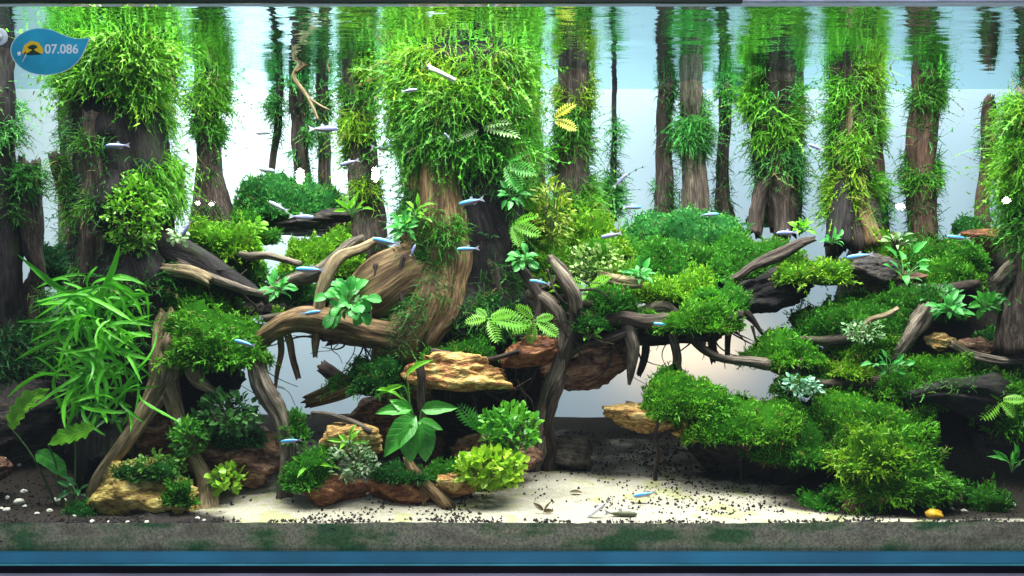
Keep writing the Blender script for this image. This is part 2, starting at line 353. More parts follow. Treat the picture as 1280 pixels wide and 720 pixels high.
def on_sweep(s, n, rows=None, side='A', clump=.45, seed=0, freq=24):
    r = np.random.default_rng(seed); G, P, R = s['G'], s['P'], s['R']; nr, sg = G.shape[:2]; out_p, out_n = [], []; got = 0
    w = R[:-1] * np.linalg.norm(np.diff(P, axis=0), axis=1); w = w / w.sum()
    for _ in range(14):
        m = n * 3; i = r.choice(nr - 1, m, p=w); fi = r.random(m)[:, None]; j = r.integers(0, sg, m); fj = r.random(m)[:, None]; j2 = (j + 1) % sg
        p = (G[i, j] * (1 - fj) + G[i, j2] * fj) * (1 - fi) + (G[i + 1, j] * (1 - fj) + G[i + 1, j2] * fj) * fi
        c = P[i] * (1 - fi) + P[i + 1] * fi; nn = nz(p - c); ok = np.ones(m, bool)
        if rows: py = rowof(p) + r.normal(0, 6, m); ok &= (py > rows[0]) & (py < rows[1])
        ok &= (nn[:, 1] < .35) | (r.random(m) < .45)
        if side == 'L': ok &= nn[:, 0] < .15
        if side == 'R': ok &= nn[:, 0] > -.15
        if side == 'Z': ok &= nn[:, 0] < -.6
        if side == 'X': ok &= nn[:, 0] > .6
        if side == 'F': ok &= nn[:, 1] < .3
        if side == 'T': ok &= nn[:, 2] > .1
        if clump: ok &= vnoise(p * freq, seed + 31) > clump * (.6 + .8 * r.random(m))
        out_p.append(p[ok]); out_n.append(nn[ok]); got += ok.sum()
        if got >= n: break
    return np.concatenate(out_p)[:n], np.concatenate(out_n)[:n]

def moss_on(s, rows, n, ln, thick, colr, side='A', droop=.8, seed=0, clump=.60, wd=None, freq=17):
    """shaggy moss arrays growing on a swept piece of wood; ln, thick in photo pixels at its depth"""
    r = np.random.default_rng(seed + 99); k = sc(s['P'][:, 1].mean())
    far = s['P'][:, 1].mean() > .4; n = int(n * (1.1 if far else 1.5)); ln = ln * (.60 if far else .68); thick = thick * (.22 if far else .19); clump = clump + (.10 if far else 0)
    p, nn = on_sweep(s, n, rows, side, clump, seed, freq); m = len(p)
    bulge = .35 + 1.1 * vnoise(p * 20, seed + 77)
    base = p + nn * (thick * k * r.random(m) ** 1.3 * bulge)[:, None]
    D = nn * .9 + r.normal(0, .55, (m, 3)) + np.array([0, 0, .15])
    l = ln * k * (.45 + .8 * r.random(m)); long = r.random(m) < .05; l = np.where(long, l * 2.2, l)
    return fronds(base, D, l, np.full(m, (wd or 1.05) * k), droop * 1.35, colr, 5, .85, .46, seed)

def fib(n, r):
    i = np.arange(n) + .5; ph = np.arccos(1 - 2 * i / n); th = math.pi * (1 + 5 ** .5) * i + r.random() * 6
    return np.stack([np.cos(th) * np.sin(ph), np.sin(th) * np.sin(ph), np.cos(ph)], 1)
def ball(c, rad, nu=14, nv=9):
    u = np.arange(nu) * 2 * math.pi / nu; v = np.linspace(.08, math.pi - .08, nv); U, Vv = np.meshgrid(u, v)
    X = np.stack([np.cos(U) * np.sin(Vv), np.sin(U) * np.sin(Vv), np.cos(Vv)], -1).reshape(-1, 3) * rad + c
    i, j = np.meshgrid(np.arange(nv - 1), np.arange(nu), indexing='ij'); j2 = (j + 1) % nu
    Q = np.stack([i * nu + j, (i + 1) * nu + j, (i + 1) * nu + j2, i * nu + j2], -1).reshape(-1, 4); return X, Q

_cush = [0]
def cushion(x0, x1, y0, y1, Y, dep, label, colr='bright', ln=11, dens=1.0, droop=.15, flat=1.0, parent=None, barb=1.5, nl=None):
    """a pillow of dense moss made of many lobes, photo box x0..x1, y0..y1 at depth Y"""
    ln = ln * .54; _cush[0] += 1; seed = 500 + _cush[0] * 13; r = np.random.default_rng(seed); k = sc(Y)
    c = W((x0 + x1) / 2, y1, Y); rx, rz, ry = (x1 - x0) / 2 * k, (y1 - y0) * k, dep / 2
    def shape(d):                                                   # d: unit directions, upper side flat, lower side shallow
        az = np.arctan2(d[:, 1], d[:, 0]); foot = .86 + .62 * (fbm(np.stack([np.cos(az) * 1.6 + seed, np.sin(az) * 1.6, np.zeros(len(d))], 1), seed, 3) - .45)
        ce = np.sqrt(np.clip(1 - d[:, 2] ** 2, 0, 1)); h = ce ** .75 * foot; z = np.where(d[:, 2] > 0, np.abs(d[:, 2]) ** 1.05, -.22 * np.abs(d[:, 2]))
        q = c + np.stack([np.cos(az) * h * rx, np.sin(az) * h * ry, z * rz * .78], 1); amp = min(rz, .045)
        b1 = fbm(q * np.array([21, 21, 27]), seed + 6, 3) - .5; b2 = fbm(q * 75, seed + 9, 2) - .5
        up = np.stack([d[:, 0] * .7, d[:, 1] * .7, .35 + np.clip(d[:, 2], -.4, 1)], 1); return q + nz(up) * (amp * (1.7 * b1 + .5 * b2))[:, None], nz(up), b1 + .5 * b2
    nu, nv = 30, 16; X, Q = ball(np.zeros(3), np.ones(3), nu, nv); X, nX, _ = shape(nz(X)); X = X - nX * .0035
    bed = [(X, Q, None, np.tile(np.array(MC[colr][0]) * .5, (len(X), 1)))]
    area_ = math.pi * rx * ry * 1.15 + 2.6 * (rx + ry) * rz; n = int(area_ * 49000 * dens * (9 / ln) ** .9)
    F = nz(r.normal(0, 1, (int(n * 1.25), 3)) * np.array([1, 1, .75]) + np.array([0, 0, .12])); F = F[(F[:, 2] > -.75) & (r.random(len(F)) < np.where(F[:, 1] > .4, .25, 1) * np.where(F[:, 2] < -.25, .45, 1))]
    p, nn, bb = shape(F); keep = (vnoise(p * 95, seed) > .14) & (r.random(len(p)) < np.clip(1.0 + 1.6 * bb, .5, 1)); p, nn = p[keep], nn[keep]; m = len(p)
    D = nn * .75 + np.array([0, -.05, .4]) + r.normal(0, .4, (m, 3)); l = ln * k * (.45 + .75 * r.random(m)) * (.65 + .7 * vnoise(p * 60, seed + 2)); l = np.where(r.random(m) < .05, l * 1.9, l); rim = (nn[:, 2] < .35) & (r.random(m) < .3); l = np.where(rim, l * 1.7, l); D = D + rim[:, None] * np.array([0, -.1, -.7])
    fr = fronds(p - nn * .15 * ln * k, D, l, np.full(m, 1.8 * k), droop, colr, 3, .5, barb * .62, seed)
    V, Q, T, C = pack(bed)
    if parent is None:
        o = thing('moss_cushion', c, label, 'moss', 'pillows of moss on the driftwood and rocks')
    else: o = parent
    wmesh('moss_bed', o, V, Q, T, C, None, M_BED)
    wmesh('moss_shoots', o, *fr[:3], fr[3], None, M_MOSS, smooth=False, kind='stuff')
    return o

_rock = [0]
def rock_arrays(c, rad, seed, nu=72, nv=44, rough=.22, facets=14, strata=.10, cave=None):
    r = np.random.default_rng(seed); u = np.arange(nu) * 2 * math.pi / nu; v = np.linspace(.03, math.pi - .03, nv); U, Vv = np.meshgrid(u, v)
    d = np.stack([np.cos(U) * np.sin(Vv), np.sin(U) * np.sin(Vv), np.cos(Vv)], -1).reshape(-1, 3)
    fn = nz(r.normal(0, 1, (facets, 3))); fd = r.uniform(.72, 1.05, facets)
    dots = d @ fn.T; rr = np.where(dots > .05, fd / np.maximum(dots, .05), 9).min(1); rr = np.minimum(rr, 1.25)
    p = d * rr[:, None]
    n_big = fbm(p * 1.6 + seed, seed, 3) - .5; n_mid = 1 - 2 * np.abs(fbm(p * 4.2 + seed, seed + 3, 4) - .5)
    lay = p[:, 2] * 3.6 + p[:, 0] * .6 + 4.5 * (fbm(p * 1.3, seed + 8, 3)) ; n_s = (vnoise(np.stack([lay, lay * 0, lay * 0], 1), seed) + .5 * vnoise(np.stack([lay * 2.7, lay * 0, lay * 0], 1), seed + 1)) * 1.1 * (.4 + 1.2 * vnoise(p * 2.2, seed + 4))
    f = 1 + rough * 1.6 * n_big + rough * .8 * (n_mid - .7) + strata * (n_s - .5) + .05 * (vnoise(p * 16, seed) - .5)
    X = p * f[:, None]; lo, hi = X.min(0), X.max(0); X = ((X - (lo + hi) / 2) / ((hi - lo) / 2)) * rad + c
    i, j = np.meshgrid(np.arange(nv - 1), np.arange(nu), indexing='ij'); j2 = (j + 1) % nu
    Q = np.stack([i * nu + j, (i + 1) * nu + j, (i + 1) * nu + j2, i * nu + j2], -1).reshape(-1, 4)
    k = len(X); X = np.concatenate([X, X[:nu].mean(0)[None], X[-nu:].mean(0)[None]]); jj = np.arange(nu)
    T = np.concatenate([np.stack([np.full(nu, k), jj, (jj + 1) % nu], 1), np.stack([np.full(nu, k + 1), (nv - 1) * nu + (jj + 1) % nu, (nv - 1) * nu + jj], 1)])
    return X, Q, T
def rock(name, x0, x1, y0, y1, Y, dep, label, mat, cat='rock', parent=None, tilt=0, **kw):
    _rock[0] += 1; k = sc(Y); c = W((x0 + x1) / 2, (y0 + y1) / 2, Y); rad = np.array([(x1 - x0) / 2 * k, dep / 2, (y1 - y0) / 2 * k])
    X, Q, T = rock_arrays(np.zeros(3), rad, 40 + sum(map(ord, label or name + str(_rock[0]))) % 977, **kw)
    if tilt:
        a = math.radians(tilt); x, z = X[:, 0].copy(), X[:, 2].copy(); X[:, 0] = x * math.cos(a) + z * math.sin(a); X[:, 2] = -x * math.sin(a) + z * math.cos(a)
    X = X + c; mm = ROCK.get(mat) or WOOD[mat]
    if parent is None:
        base = c.copy(); base[2] = X[:, 2].min(); me = mesh_np(name, X - base, Q, T, None, (X - c) * np.array([.25, 1, 1]), mm)
        o = link(name, me); o.location = Vector(base); return tag(o, label, cat)
    return wmesh(name, parent, X, Q, T, None, (X - c) * np.array([.25, 1, 1]), mm)

# leaves ---------------------------------------------------------------------------------------
def leaf_arrays(kind, arch=.5, rows=7, seed=0):
    r = np.random.default_rng(seed); v = np.linspace(0, 1, rows); us = np.array([-1, -.5, 0, .5, 1.])
    if kind == 'ovate': w = np.sin(math.pi * v ** .72) ** .8 * (1 - .12 * v)
    elif kind == 'round': w = np.sqrt(np.clip(1 - (2 * v - 1) ** 2, 0, 1))
    elif kind == 'lance': w = np.sin(math.pi * v ** .85) ** .9
    else: w = np.sin(math.pi * v ** .8)
    w = np.maximum(w, .02); Uu, Vv = np.meshgrid(us, v); wid = w[:, None] * Uu * .5
    ang = arch * Vv; y = np.where(arch > .01, np.sin(ang) / max(arch, .01), Vv); z = -(1 - np.cos(ang)) / max(arch, .01)
    z = z + .22 * np.abs(wid) + .02 * np.sin(Vv * 17 + Uu * 2 + seed) * np.abs(Uu)
    X = np.stack([wid, y, z], -1).reshape(-1, 3)
    i, j = np.meshgrid(np.arange(rows - 1), np.arange(4), indexing='ij')
    Q = np.stack([i * 5 + j, i * 5 + j + 1, (i + 1) * 5 + j + 1, (i + 1) * 5 + j], -1).reshape(-1, 4)
    return X, Q, np.stack([Uu, Vv, np.full_like(Uu, seed)], -1).reshape(-1, 3)
_lm = {}
def leaf_mesh(kind, colr, var=0, aspect=.5):
    key = (kind, colr, var, aspect)
    if key not in _lm:
        X, Q, g = leaf_arrays(kind, .35 + .35 * var, 7, var * 3 + 1); X = X * np.array([aspect, 1, 1.0])
        _lm[key] = mesh_np('leaf', X, Q, None, None, g, LEAF[colr])
    return _lm[key]
def basis(base, d, size, roll=0):
    y = nz(np.asarray(d, float)[None])[0]; up = np.array([0, -.8, .8]); x = np.cross(y, up); x = nz(x[None])[0]; z = np.cross(x, y)
    c, s_ = math.cos(roll), math.sin(roll); x2 = x * c + z * s_; z2 = -x * s_ + z * c
    m = Matrix.Identity(4)
    for r_ in range(3): m[r_][0], m[r_][1], m[r_][2], m[r_][3] = x2[r_] * size, y[r_] * size, z2[r_] * size, base[r_]
    return m
def thin_tube(P, r0, r1, seg=5):
    P = np.asarray(P, float); n = len(P); t = nz(np.gradient(P, axis=0)); u = nz(np.cross(t, np.array([.3, .9, .2]))); w = np.cross(t, u); a = np.arange(seg) * 2 * math.pi / seg
    R = np.linspace(r0, r1, n); X = (P[:, None] + R[:, None, None] * (np.cos(a)[None, :, None] * u[:, None] + np.sin(a)[None, :, None] * w[:, None])).reshape(-1, 3)
    i, j = np.meshgrid(np.arange(n - 1), np.arange(seg), indexing='ij'); j2 = (j + 1) % seg
    return X, np.stack([i * seg + j, i * seg + j2, (i + 1) * seg + j2, (i + 1) * seg + j], -1).reshape(-1, 4), None, None
def bez(a, b, sag, n=6):
    t = np.linspace(0, 1, n)[:, None]; return a * (1 - t) + b * t + np.asarray(sag) * (4 * t * (1 - t))

_pl = [0]
def rosette(px, py, Y, n, size, label, colr='teal', kind='round', aspect=.62, spread=1.0, stem=.6, elev=(.1, 1.2), group='leafy plants in the tank', name='leafy_plant', stemcol=(.12, .3, .08), front=True):
    """clump of leaves on stalks; size = leaf length in photo px"""
    _pl[0] += 1; r = np.random.default_rng(900 + _pl[0] * 5); k = sc(Y); base = W(px, py, Y); o = thing(name, base, label, 'plant', group); tubes = []
    n = int(n * 1.5)
    for q in range(n):
        az = 2 * math.pi * (q * .618 + r.random() * .12); e = elev[0] + (elev[1] - elev[0]) * ((q + .5) / n) ** .9 + r.normal(0, .1)
        d = np.array([math.cos(az) * math.cos(e), math.sin(az) * math.cos(e) * .8 - (.15 if front else 0), math.sin(e)])
        ls = size * .74 * k * r.uniform(.55, 1.15); st = d * np.array([spread, spread, 1]) * ls * stem * r.uniform(.7, 1.5) + np.array([0, 0, ls * .25 * stem])
        tip = base + st; tubes.append(thin_tube(bez(base, tip, (0, 0, .1 * ls)), .9 * k, .6 * k))
        dl = nz((d + np.array([0, 0, -.25]) + r.normal(0, .18, 3))[None])[0]
        link('leaf', leaf_mesh(kind, colr, int(r.integers(0, 3)), aspect), o, basis(tip - base, dl, ls, r.normal(0, .35)))
    V, Q, T, _ = pack(tubes); wmesh('stem', o, V, Q, T, np.tile(np.array(stemcol), (len(V), 1)), None, M_SMALL)
    return o
def placed_leaves(o, specs, colr, kind='ovate', aspect=.5, stems_from=None, rad=1.2, stemcol=(.12, .34, .06)):
    """leaves given as (x0, y0, x1, y1, Y0, Y1, aspect or None, roll)"""
    off = np.array(o.location); tubes = []
    for q, (x0, y0, x1, y1, Ya, Yb, asp, roll) in enumerate(specs):
        a, b = W(x0, y0, Ya), W(x1, y1, Yb); ls = np.linalg.norm(b - a) * 1.06
        link('leaf', leaf_mesh(kind, colr, q % 3, asp or aspect), o, basis(a - off, b - a, ls, roll))
        if stems_from is not None:
            s0 = W(*stems_from); tubes.append(thin_tube(bez(s0, a, (0, 0, .006)), rad * sc(Ya), rad * .7 * sc(Ya)))
    if tubes:
        V, Q, T, _ = pack(tubes); wmesh('stem', o, V, Q, T, np.tile(np.array(stemcol), (len(V), 1)), None, M_SMALL)

def bush_arrays(c, rad, n, ls, cols, seed, up=.3, asp=.55, hollow=.35):
    """many small folded leaves spread through an ellipsoid"""
    r = np.random.default_rng(seed); d = nz(r.normal(0, 1, (n, 3))); rr = (hollow + (1 - hollow) * r.random(n)) ** .6
    p = c + d * rr[:, None] * rad; keep = vnoise(p * 55, seed) > .33; p, d = p[keep], d[keep]; n = len(p)
    y = nz(d * .7 + r.normal(0, .6, (n, 3)) + np.array([0, -.15, up])); x = nz(np.cross(y, r.normal(0, .5, (n, 3)) + np.array([0, -.5, 1]))); z = np.cross(x, y)
    l = (ls * (.6 + .7 * r.random(n)))[:, None]; w = l * asp * .5
    V = np.stack([p, p + y * l * .35 + x * w + z * w * .3, p + y * l * .75 + x * w * .75 + z * w * .2, p + y * l - z * l * .08, p + y * l * .75 - x * w * .75 + z * w * .2, p + y * l * .35 - x * w + z * w * .3, p + y * l * .5], 1)
    b = (np.arange(n) * 7)[:, None, None]; T = (b + np.array([[0, 1, 6], [1, 2, 6], [2, 3, 6], [3, 4, 6], [4, 5, 6], [5, 0, 6]])[None]).reshape(-1, 3)
    c0, c1 = np.array(cols[0]), np.array(cols[1]); f = np.clip(r.normal(.5, .28, (n, 1)), 0, 1); C = np.repeat((c0 + (c1 - c0) * f)[:, None], 7, 1)
    tw = [thin_tube(bez(c - np.array([0, 0, rad[2] * .8]) * (.6 + .4 * r.random()), p[q], r.normal(0, .1, 3) * rad), ls * .09, ls * .05, 4) for q in r.choice(n, min(n, 36), replace=False)]
    return (V.reshape(-1, 3), None, T, C.reshape(-1, 3)), tw
def bush(px, py, Y, rx, ry, n, ls, label, cols, name='small_leaved_plant', up=.3, asp=.55, dep=None, stemcol=(.10, .16, .04)):
    _pl[0] += 1; k = sc(Y); c = W(px, py, Y); rad = np.array([rx * k, dep or min(rx, ry) * k * .8, ry * k]); base = c - np.array([0, 0, rad[2] * .8])
    o = thing(name, base, label, 'plant', 'small-leaved plants in the tank'); fo, tw = bush_arrays(c, rad, n, ls * k, cols, 77 + _pl[0], up, asp)
    wmesh('foliage', o, *fo[:3], fo[3], None, M_SMALL, kind='stuff')
    V, Q, T, _ = pack(tw); wmesh('stem', o, V, Q, T, np.tile(np.array(stemcol), (len(V), 1)), None, M_SMALL); return o

def strap_mesh(P, w, seed, colr, scallop=0):
    P = np.asarray(P); n = len(P); r = np.random.default_rng(seed); t = nz(np.gradient(P, axis=0)); ref = nz((np.array([0, -1, .25]) + r.normal(0, .35, 3))[None])[0]
    s = nz(np.cross(t, ref)); nn = np.cross(s, t); v = np.linspace(0, 1, n); prof = np.minimum(1, 4 * v + .25) * np.clip((1 - v) * 3.2, 0, 1) ** .7
    prof = np.maximum(prof, .04)
    if scallop: prof = prof * (1 + .22 * np.sin(v * scallop * 6.283))
    rows = []
    for u in (-1, 0, 1): rows.append(P + s * (u * w * .5 * prof)[:, None] + nn * (abs(u) * w * .14 * prof + .06 * w * u * np.sin(v * 22 + seed))[:, None])
    X = np.stack(rows, 1).reshape(-1, 3); i, j = np.meshgrid(np.arange(n - 1), np.arange(2), indexing='ij')
    Q = np.stack([i * 3 + j, i * 3 + j + 1, (i + 1) * 3 + j + 1, (i + 1) * 3 + j], -1).reshape(-1, 4)
    g = np.stack([np.tile([-1, 0, 1], n), np.repeat(v, 3), np.full(3 * n, seed * .37)], 1)
    return X, Q, g
def fern_mesh(colr, pairs=9, var=0):
    key = ('fern', colr, pairs, var)
    if key in _lm: return _lm[key]
    r = np.random.default_rng(var); V, Q, g = [], [], []
    def quad(a, b, c, d, u): 
        o = len(V); V.extend([a, b, c, d]); Q.append([o, o + 1, o + 2, o + 3]); g.extend([(0, .1, 0), (u, .4, 0), (0, 1, 0), (u, .6, 0)])
    z = lambda y: -.28 * y * y
    for i in range(8):
        y0, y1 = i / 8, (i + 1) / 8; quad((-.012, y0, z(y0)), (.012, y0, z(y0)), (.01, y1, z(y1)), (-.01, y1, z(y1)), .5)
    for i in range(pairs):
        y = .14 + .82 * i / pairs; l = .30 * math.sin(math.pi * (.16 + .8 * i / pairs)) ** .8; 
        for s in (-1, 1):
            ll = l * r.uniform(.85, 1.1); f = .42
            quad((0, y, z(y) + .004), (s * ll * .45, y + ll * f * .3 - .03, z(y) + .02), (s * ll, y + ll * f, z(y) - .02), (s * ll * .5, y + ll * f * .6 + .045, z(y) + .02), .6)
    _lm[key] = mesh_np('leaf', np.array(V), np.array(Q), None, None, np.array(g), LEAF[colr]); return _lm[key]
def fern(px, py, Y, specs, label, colr='bright', name='fern'):
    """fern fronds from one crown: specs = [(tip px, tip row, tip Y, roll)]"""
    base = W(px, py, Y); o = thing(name, base, label, 'fern', 'ferns on the driftwood'); 
    for q, (x, y, Yt, roll) in enumerate(specs):
        d = W(x, y, Yt) - base; link('leaf', fern_mesh(colr, 9 + q % 3, q % 4), o, basis((0, 0, 0), d + np.array([0, 0, .12 * np.linalg.norm(d)]), np.linalg.norm(d) * 1.05, roll))
    return o
# ------------------------------------------------------------------ setting: cabinet, tank, water, substrate
def box_arrays(x0, x1, y0, y1, z0, z1, bev=0):
    import bmesh
    bm = bmesh.new(); bmesh.ops.create_cube(bm, size=1)
    for v in bm.verts: v.co = Vector(((x0 + x1) / 2 + v.co.x * (x1 - x0), (y0 + y1) / 2 + v.co.y * (y1 - y0), (z0 + z1) / 2 + v.co.z * (z1 - z0)))
    if bev: bmesh.ops.bevel(bm, geom=bm.edges[:], offset=bev, segments=2, affect='EDGES')
    return bm
def box(name, parent, x0, x1, y0, y1, z0, z1, mat, bev=0, label=None):
    bm = box_arrays(x0, x1, y0, y1, z0, z1, bev); off = Vector(parent.location) if parent is not None else Vector((0, 0, 0))
    for v in bm.verts: v.co -= off
    me = bpy.data.meshes.new(name); bm.to_mesh(me); bm.free(); me.materials.append(mat); return link(name, me, parent, label=label)

HW = 1.22
def glass_mat():
    m, nt, out = new_mat('clear_glass'); f = N(nt, 'ShaderNodeFresnel'); f.inputs[0].default_value = 1.3
    t = N(nt, 'ShaderNodeBsdfTransparent'); t.inputs[0].default_value = (.97, .995, .985, 1); g = N(nt, 'ShaderNodeBsdfGlossy'); g.inputs['Roughness'].default_value = 0.0
    mx = N(nt, 'ShaderNodeMixShader'); L(nt, f.outputs[0], mx.inputs[0]); L(nt, t.outputs[0], mx.inputs[1]); L(nt, g.outputs[0], mx.inputs[2]); L(nt, mx.outputs[0], out.inputs[0]); return m
M_GLASS = glass_mat()
def film_mat():
    m, nt, out = new_mat('frosted_film'); d = N(nt, 'ShaderNodeBsdfDiffuse'); d.inputs[0].default_value = (.40, .50, .56, 1)
    t = N(nt, 'ShaderNodeBsdfTranslucent'); t.inputs[0].default_value = (.86, .93, .96, 1); mx = N(nt, 'ShaderNodeMixShader'); mx.inputs[0].default_value = .68
    L(nt, d.outputs[0], mx.inputs[1]); L(nt, t.outputs[0], mx.inputs[2]); L(nt, mx.outputs[0], out.inputs[0]); return m
def water_mat():
    """underside of the water: clear near the vertical, a mirror beyond the critical angle"""
    m, nt, out = new_mat('water_surface'); tc = N(nt, 'ShaderNodeTexCoord'); mp = N(nt, 'ShaderNodeMapping'); mp.inputs['Scale'].default_value = (5.0, 15, 1)
    L(nt, tc.outputs['Object'], mp.inputs[0]); n = N(nt, 'ShaderNodeTexNoise'); n.inputs['Scale'].default_value = 1.4; n.inputs['Detail'].default_value = 3
    L(nt, mp.outputs[0], n.inputs['Vector']); b = N(nt, 'ShaderNodeBump'); b.inputs['Strength'].default_value = .75; b.inputs['Distance'].default_value = .005; L(nt, n.outputs[0], b.inputs['Height'])
    f = N(nt, 'ShaderNodeFresnel'); f.inputs[0].default_value = 1.333
    t = N(nt, 'ShaderNodeBsdfTransparent'); g = N(nt, 'ShaderNodeBsdfGlossy'); g.inputs['Roughness'].default_value = .03; g.inputs[0].default_value = (.60, .78, .82, 1); L(nt, b.outputs[0], g.inputs['Normal'])
    mx = N(nt, 'ShaderNodeMixShader'); L(nt, f.outputs[0], mx.inputs[0]); L(nt, t.outputs[0], mx.inputs[1]); L(nt, g.outputs[0], mx.inputs[2]); L(nt, mx.outputs[0], out.inputs[0]); return m

cab = box('cabinet_top', None, -1.6, 1.6, -.30, 1.2, -.19, -.0312, simple_mat('cabinet', (.40, .38, .52), .45, .4, noise=6)); cab['kind'] = 'structure'
M_BLUE = simple_mat('blue_edge', (.035, .26, .42), .25, .6, noise=5); M_HIGHLIGHT = simple_mat('cyan_highlight', (.12, .58, .66), .2, .6, noise=9); M_BLACK = simple_mat('black_mat', (.006, .006, .012), .6, .2)
mat_ = box('foam_mat', None, -1.26, 1.26, -.0135, .65, -.031, -.0207, M_BLACK); tag(mat_, 'thin black foam mat squeezed between the tank and its cabinet', 'mat')
tank = thing('aquarium', (0, 0, -.0205), 'frameless glass planted aquarium with blue base edge and frosted rear film', 'aquarium')
box('front_pane', tank, -HW, HW, -.008, 0, .0005, WATER + .035, M_GLASS)
box('side_pane', tank, -HW - .008, -HW, .0005, DEPTH + .006, .0005, WATER + .035, M_GLASS); box('side_pane', tank, HW, HW + .008, .0005, DEPTH + .006, .0005, WATER + .035, M_GLASS)
box('bottom_pane', tank, -HW - .008, HW + .008, -.008, DEPTH + .006, -.0195, 0, M_BLUE)
box('base_strip', tank, -HW - .012, HW + .012, -.0125, -.0083, -.0172, .0003, M_BLUE, .0012)
box('base_highlight', tank, -HW - .012, HW + .012, -.0135, -.0083, -.0203, -.0174, M_HIGHLIGHT, .0008)  # thin lighter bar: highlight along the base edge, put in as colour
Vf = np.array([[-HW, DEPTH, 0], [HW, DEPTH, 0], [HW, DEPTH, WATER + .035], [-HW, DEPTH, WATER + .035]]); wmesh('rear_film', tank, Vf, [[0, 1, 2, 3]], mat=film_mat(), label='frosted white film over the rear pane lit from behind')
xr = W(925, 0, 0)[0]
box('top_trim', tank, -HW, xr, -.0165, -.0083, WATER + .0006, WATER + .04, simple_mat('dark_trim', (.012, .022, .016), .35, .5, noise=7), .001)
box('top_trim', tank, xr + .0005, HW, -.0165, -.0083, WATER + .002, WATER + .04, simple_mat('trim_lit_look', (.62, .60, .78), .3, .5, noise=12), .001, label='right part of the top trim, its lit lavender look put in as colour')  # same trim bar further right, looking lit by its colour alone

# water surface
wx, wy = np.meshgrid(np.linspace(-HW, HW, 60), np.linspace(0.0006, DEPTH - .0006, 20)); wv = np.stack([wx, wy, np.full_like(wx, WATER)], -1).reshape(-1, 3)
i, j = np.meshgrid(np.arange(19), np.arange(59), indexing='ij'); wq = np.stack([i * 60 + j, i * 60 + j + 1, (i + 1) * 60 + j + 1, (i + 1) * 60 + j], -1).reshape(-1, 4)
water = link('water', mesh_np('water', wv, wq, mat=water_mat())); water['kind'] = 'structure'

# substrate
RC = np.array([(0, 653), (.1, 634), (.16, 592), (.22, 535), (.28, 480), (.33, 440), (.38, 400), (.44, 350), (.5, 312), (.62, 296)])
RZ = EYE - (RC[:, 1] - HORIZON) * PX * (CAM_D + RC[:, 0]) / CAM_D
def ground(x, y):
    x, y = np.asarray(x, float), np.asarray(y, float); q = np.stack([x * 6, y * 6, 0 * x], -1).reshape(-1, 3); nb = fbm(q, 4, 3).reshape(x.shape) - .5
    zc = .0385 + .104 * y + .02 * nb * sstep(0, .1, y) + .004 * (vnoise(q * 1.2, 9).reshape(x.shape) - .5)
    a = .41 + .35 * y; mr = sstep(a, a + .13, x); ml = sstep(.55, .85, -x) * sstep(.08, .4, y) * .07
    return zc * (1 - mr) + (np.interp(y, RC[:, 0], RZ) + .03 * nb * sstep(.03, .15, y)) * mr + ml
NX, NY = 420, 150
gx, gy = np.meshgrid(np.linspace(-HW + .002, HW - .002, NX), .002 + (DEPTH - .006) * np.linspace(0, 1, NY) ** 1.25)
gz = ground(gx, gy); pg = np.stack([gx, gy, gz], -1).reshape(-1, 3)
def sandiness(x, y):
    q = np.stack([x * 14, y * 14, 0 * x], -1).reshape(-1, 3); nb = fbm(q, 12, 4).reshape(x.shape) - .5; px = 640 + x / (PX * (CAM_D + y) / CAM_D) + nb * 120
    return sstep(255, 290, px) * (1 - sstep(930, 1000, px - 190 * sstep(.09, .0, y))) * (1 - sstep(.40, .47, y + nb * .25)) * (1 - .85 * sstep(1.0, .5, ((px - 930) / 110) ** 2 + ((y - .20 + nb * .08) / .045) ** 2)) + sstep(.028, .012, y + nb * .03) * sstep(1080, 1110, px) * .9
sm = (sandiness(gx, gy) * (1 - .8 * sstep(.13, .27, gy + .12 * (fbm(pg * 9, 55, 3).reshape(gx.shape) - .5)) * sstep(.30, .56, fbm(pg * 24, 66, 4).reshape(gx.shape)))).ravel()[:, None]; fine = vnoise(pg * 900, 5)[:, None] * .35 + .8  # mid-depth darkening: dark soil, with the shade there also put into colour
blot = fbm(pg * 30, 21, 3)[:, None]
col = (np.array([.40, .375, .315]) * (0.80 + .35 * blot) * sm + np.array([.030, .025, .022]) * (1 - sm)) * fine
col = np.where((blot > .62) & (sm > .5), col * np.array([.85, .9, .62]), col)
i, j = np.meshgrid(np.arange(NY - 1), np.arange(NX - 1), indexing='ij'); gq = np.stack([i * NX + j, i * NX + j + 1, (i + 1) * NX + j + 1, (i + 1) * NX + j], -1).reshape(-1, 4)
def soil_mat():
    m, nt, out = new_mat('substrate'); a = N(nt, 'ShaderNodeAttribute', attribute_name='Col'); tc = N(nt, 'ShaderNodeTexCoord')
    n = N(nt, 'ShaderNodeTexNoise'); n.inputs['Scale'].default_value = 420; n.inputs['Detail'].default_value = 3; L(nt, tc.outputs['Object'], n.inputs['Vector'])
    b = N(nt, 'ShaderNodeBump'); b.inputs['Strength'].default_value = .6; b.inputs['Distance'].default_value = .002; L(nt, n.outputs[0], b.inputs['Height'])
    r = ramp(nt, n.outputs[0], [(.3, (.72, .70, .66)), (.6, (1, 1, 1))]); mm = N(nt, 'ShaderNodeMix', data_type='RGBA', blend_type='MULTIPLY'); mm.inputs['Factor'].default_value = 1
    L(nt, a.outputs['Color'], mm.inputs['A']); L(nt, r, mm.inputs['B'])
    p = N(nt, 'ShaderNodeBsdfPrincipled'); p.inputs['Roughness'].default_value = .95; p.inputs['Specular IOR Level'].default_value = .1
    L(nt, mm.outputs['Result'], p.inputs['Base Color']); L(nt, b.outputs[0], p.inputs['Normal']); L(nt, p.outputs[0], out.inputs[0]); return m
sand = link('sand_bed', mesh_np('sand_bed', pg, gq, None, col, None, soil_mat())); sand['kind'] = 'structure'
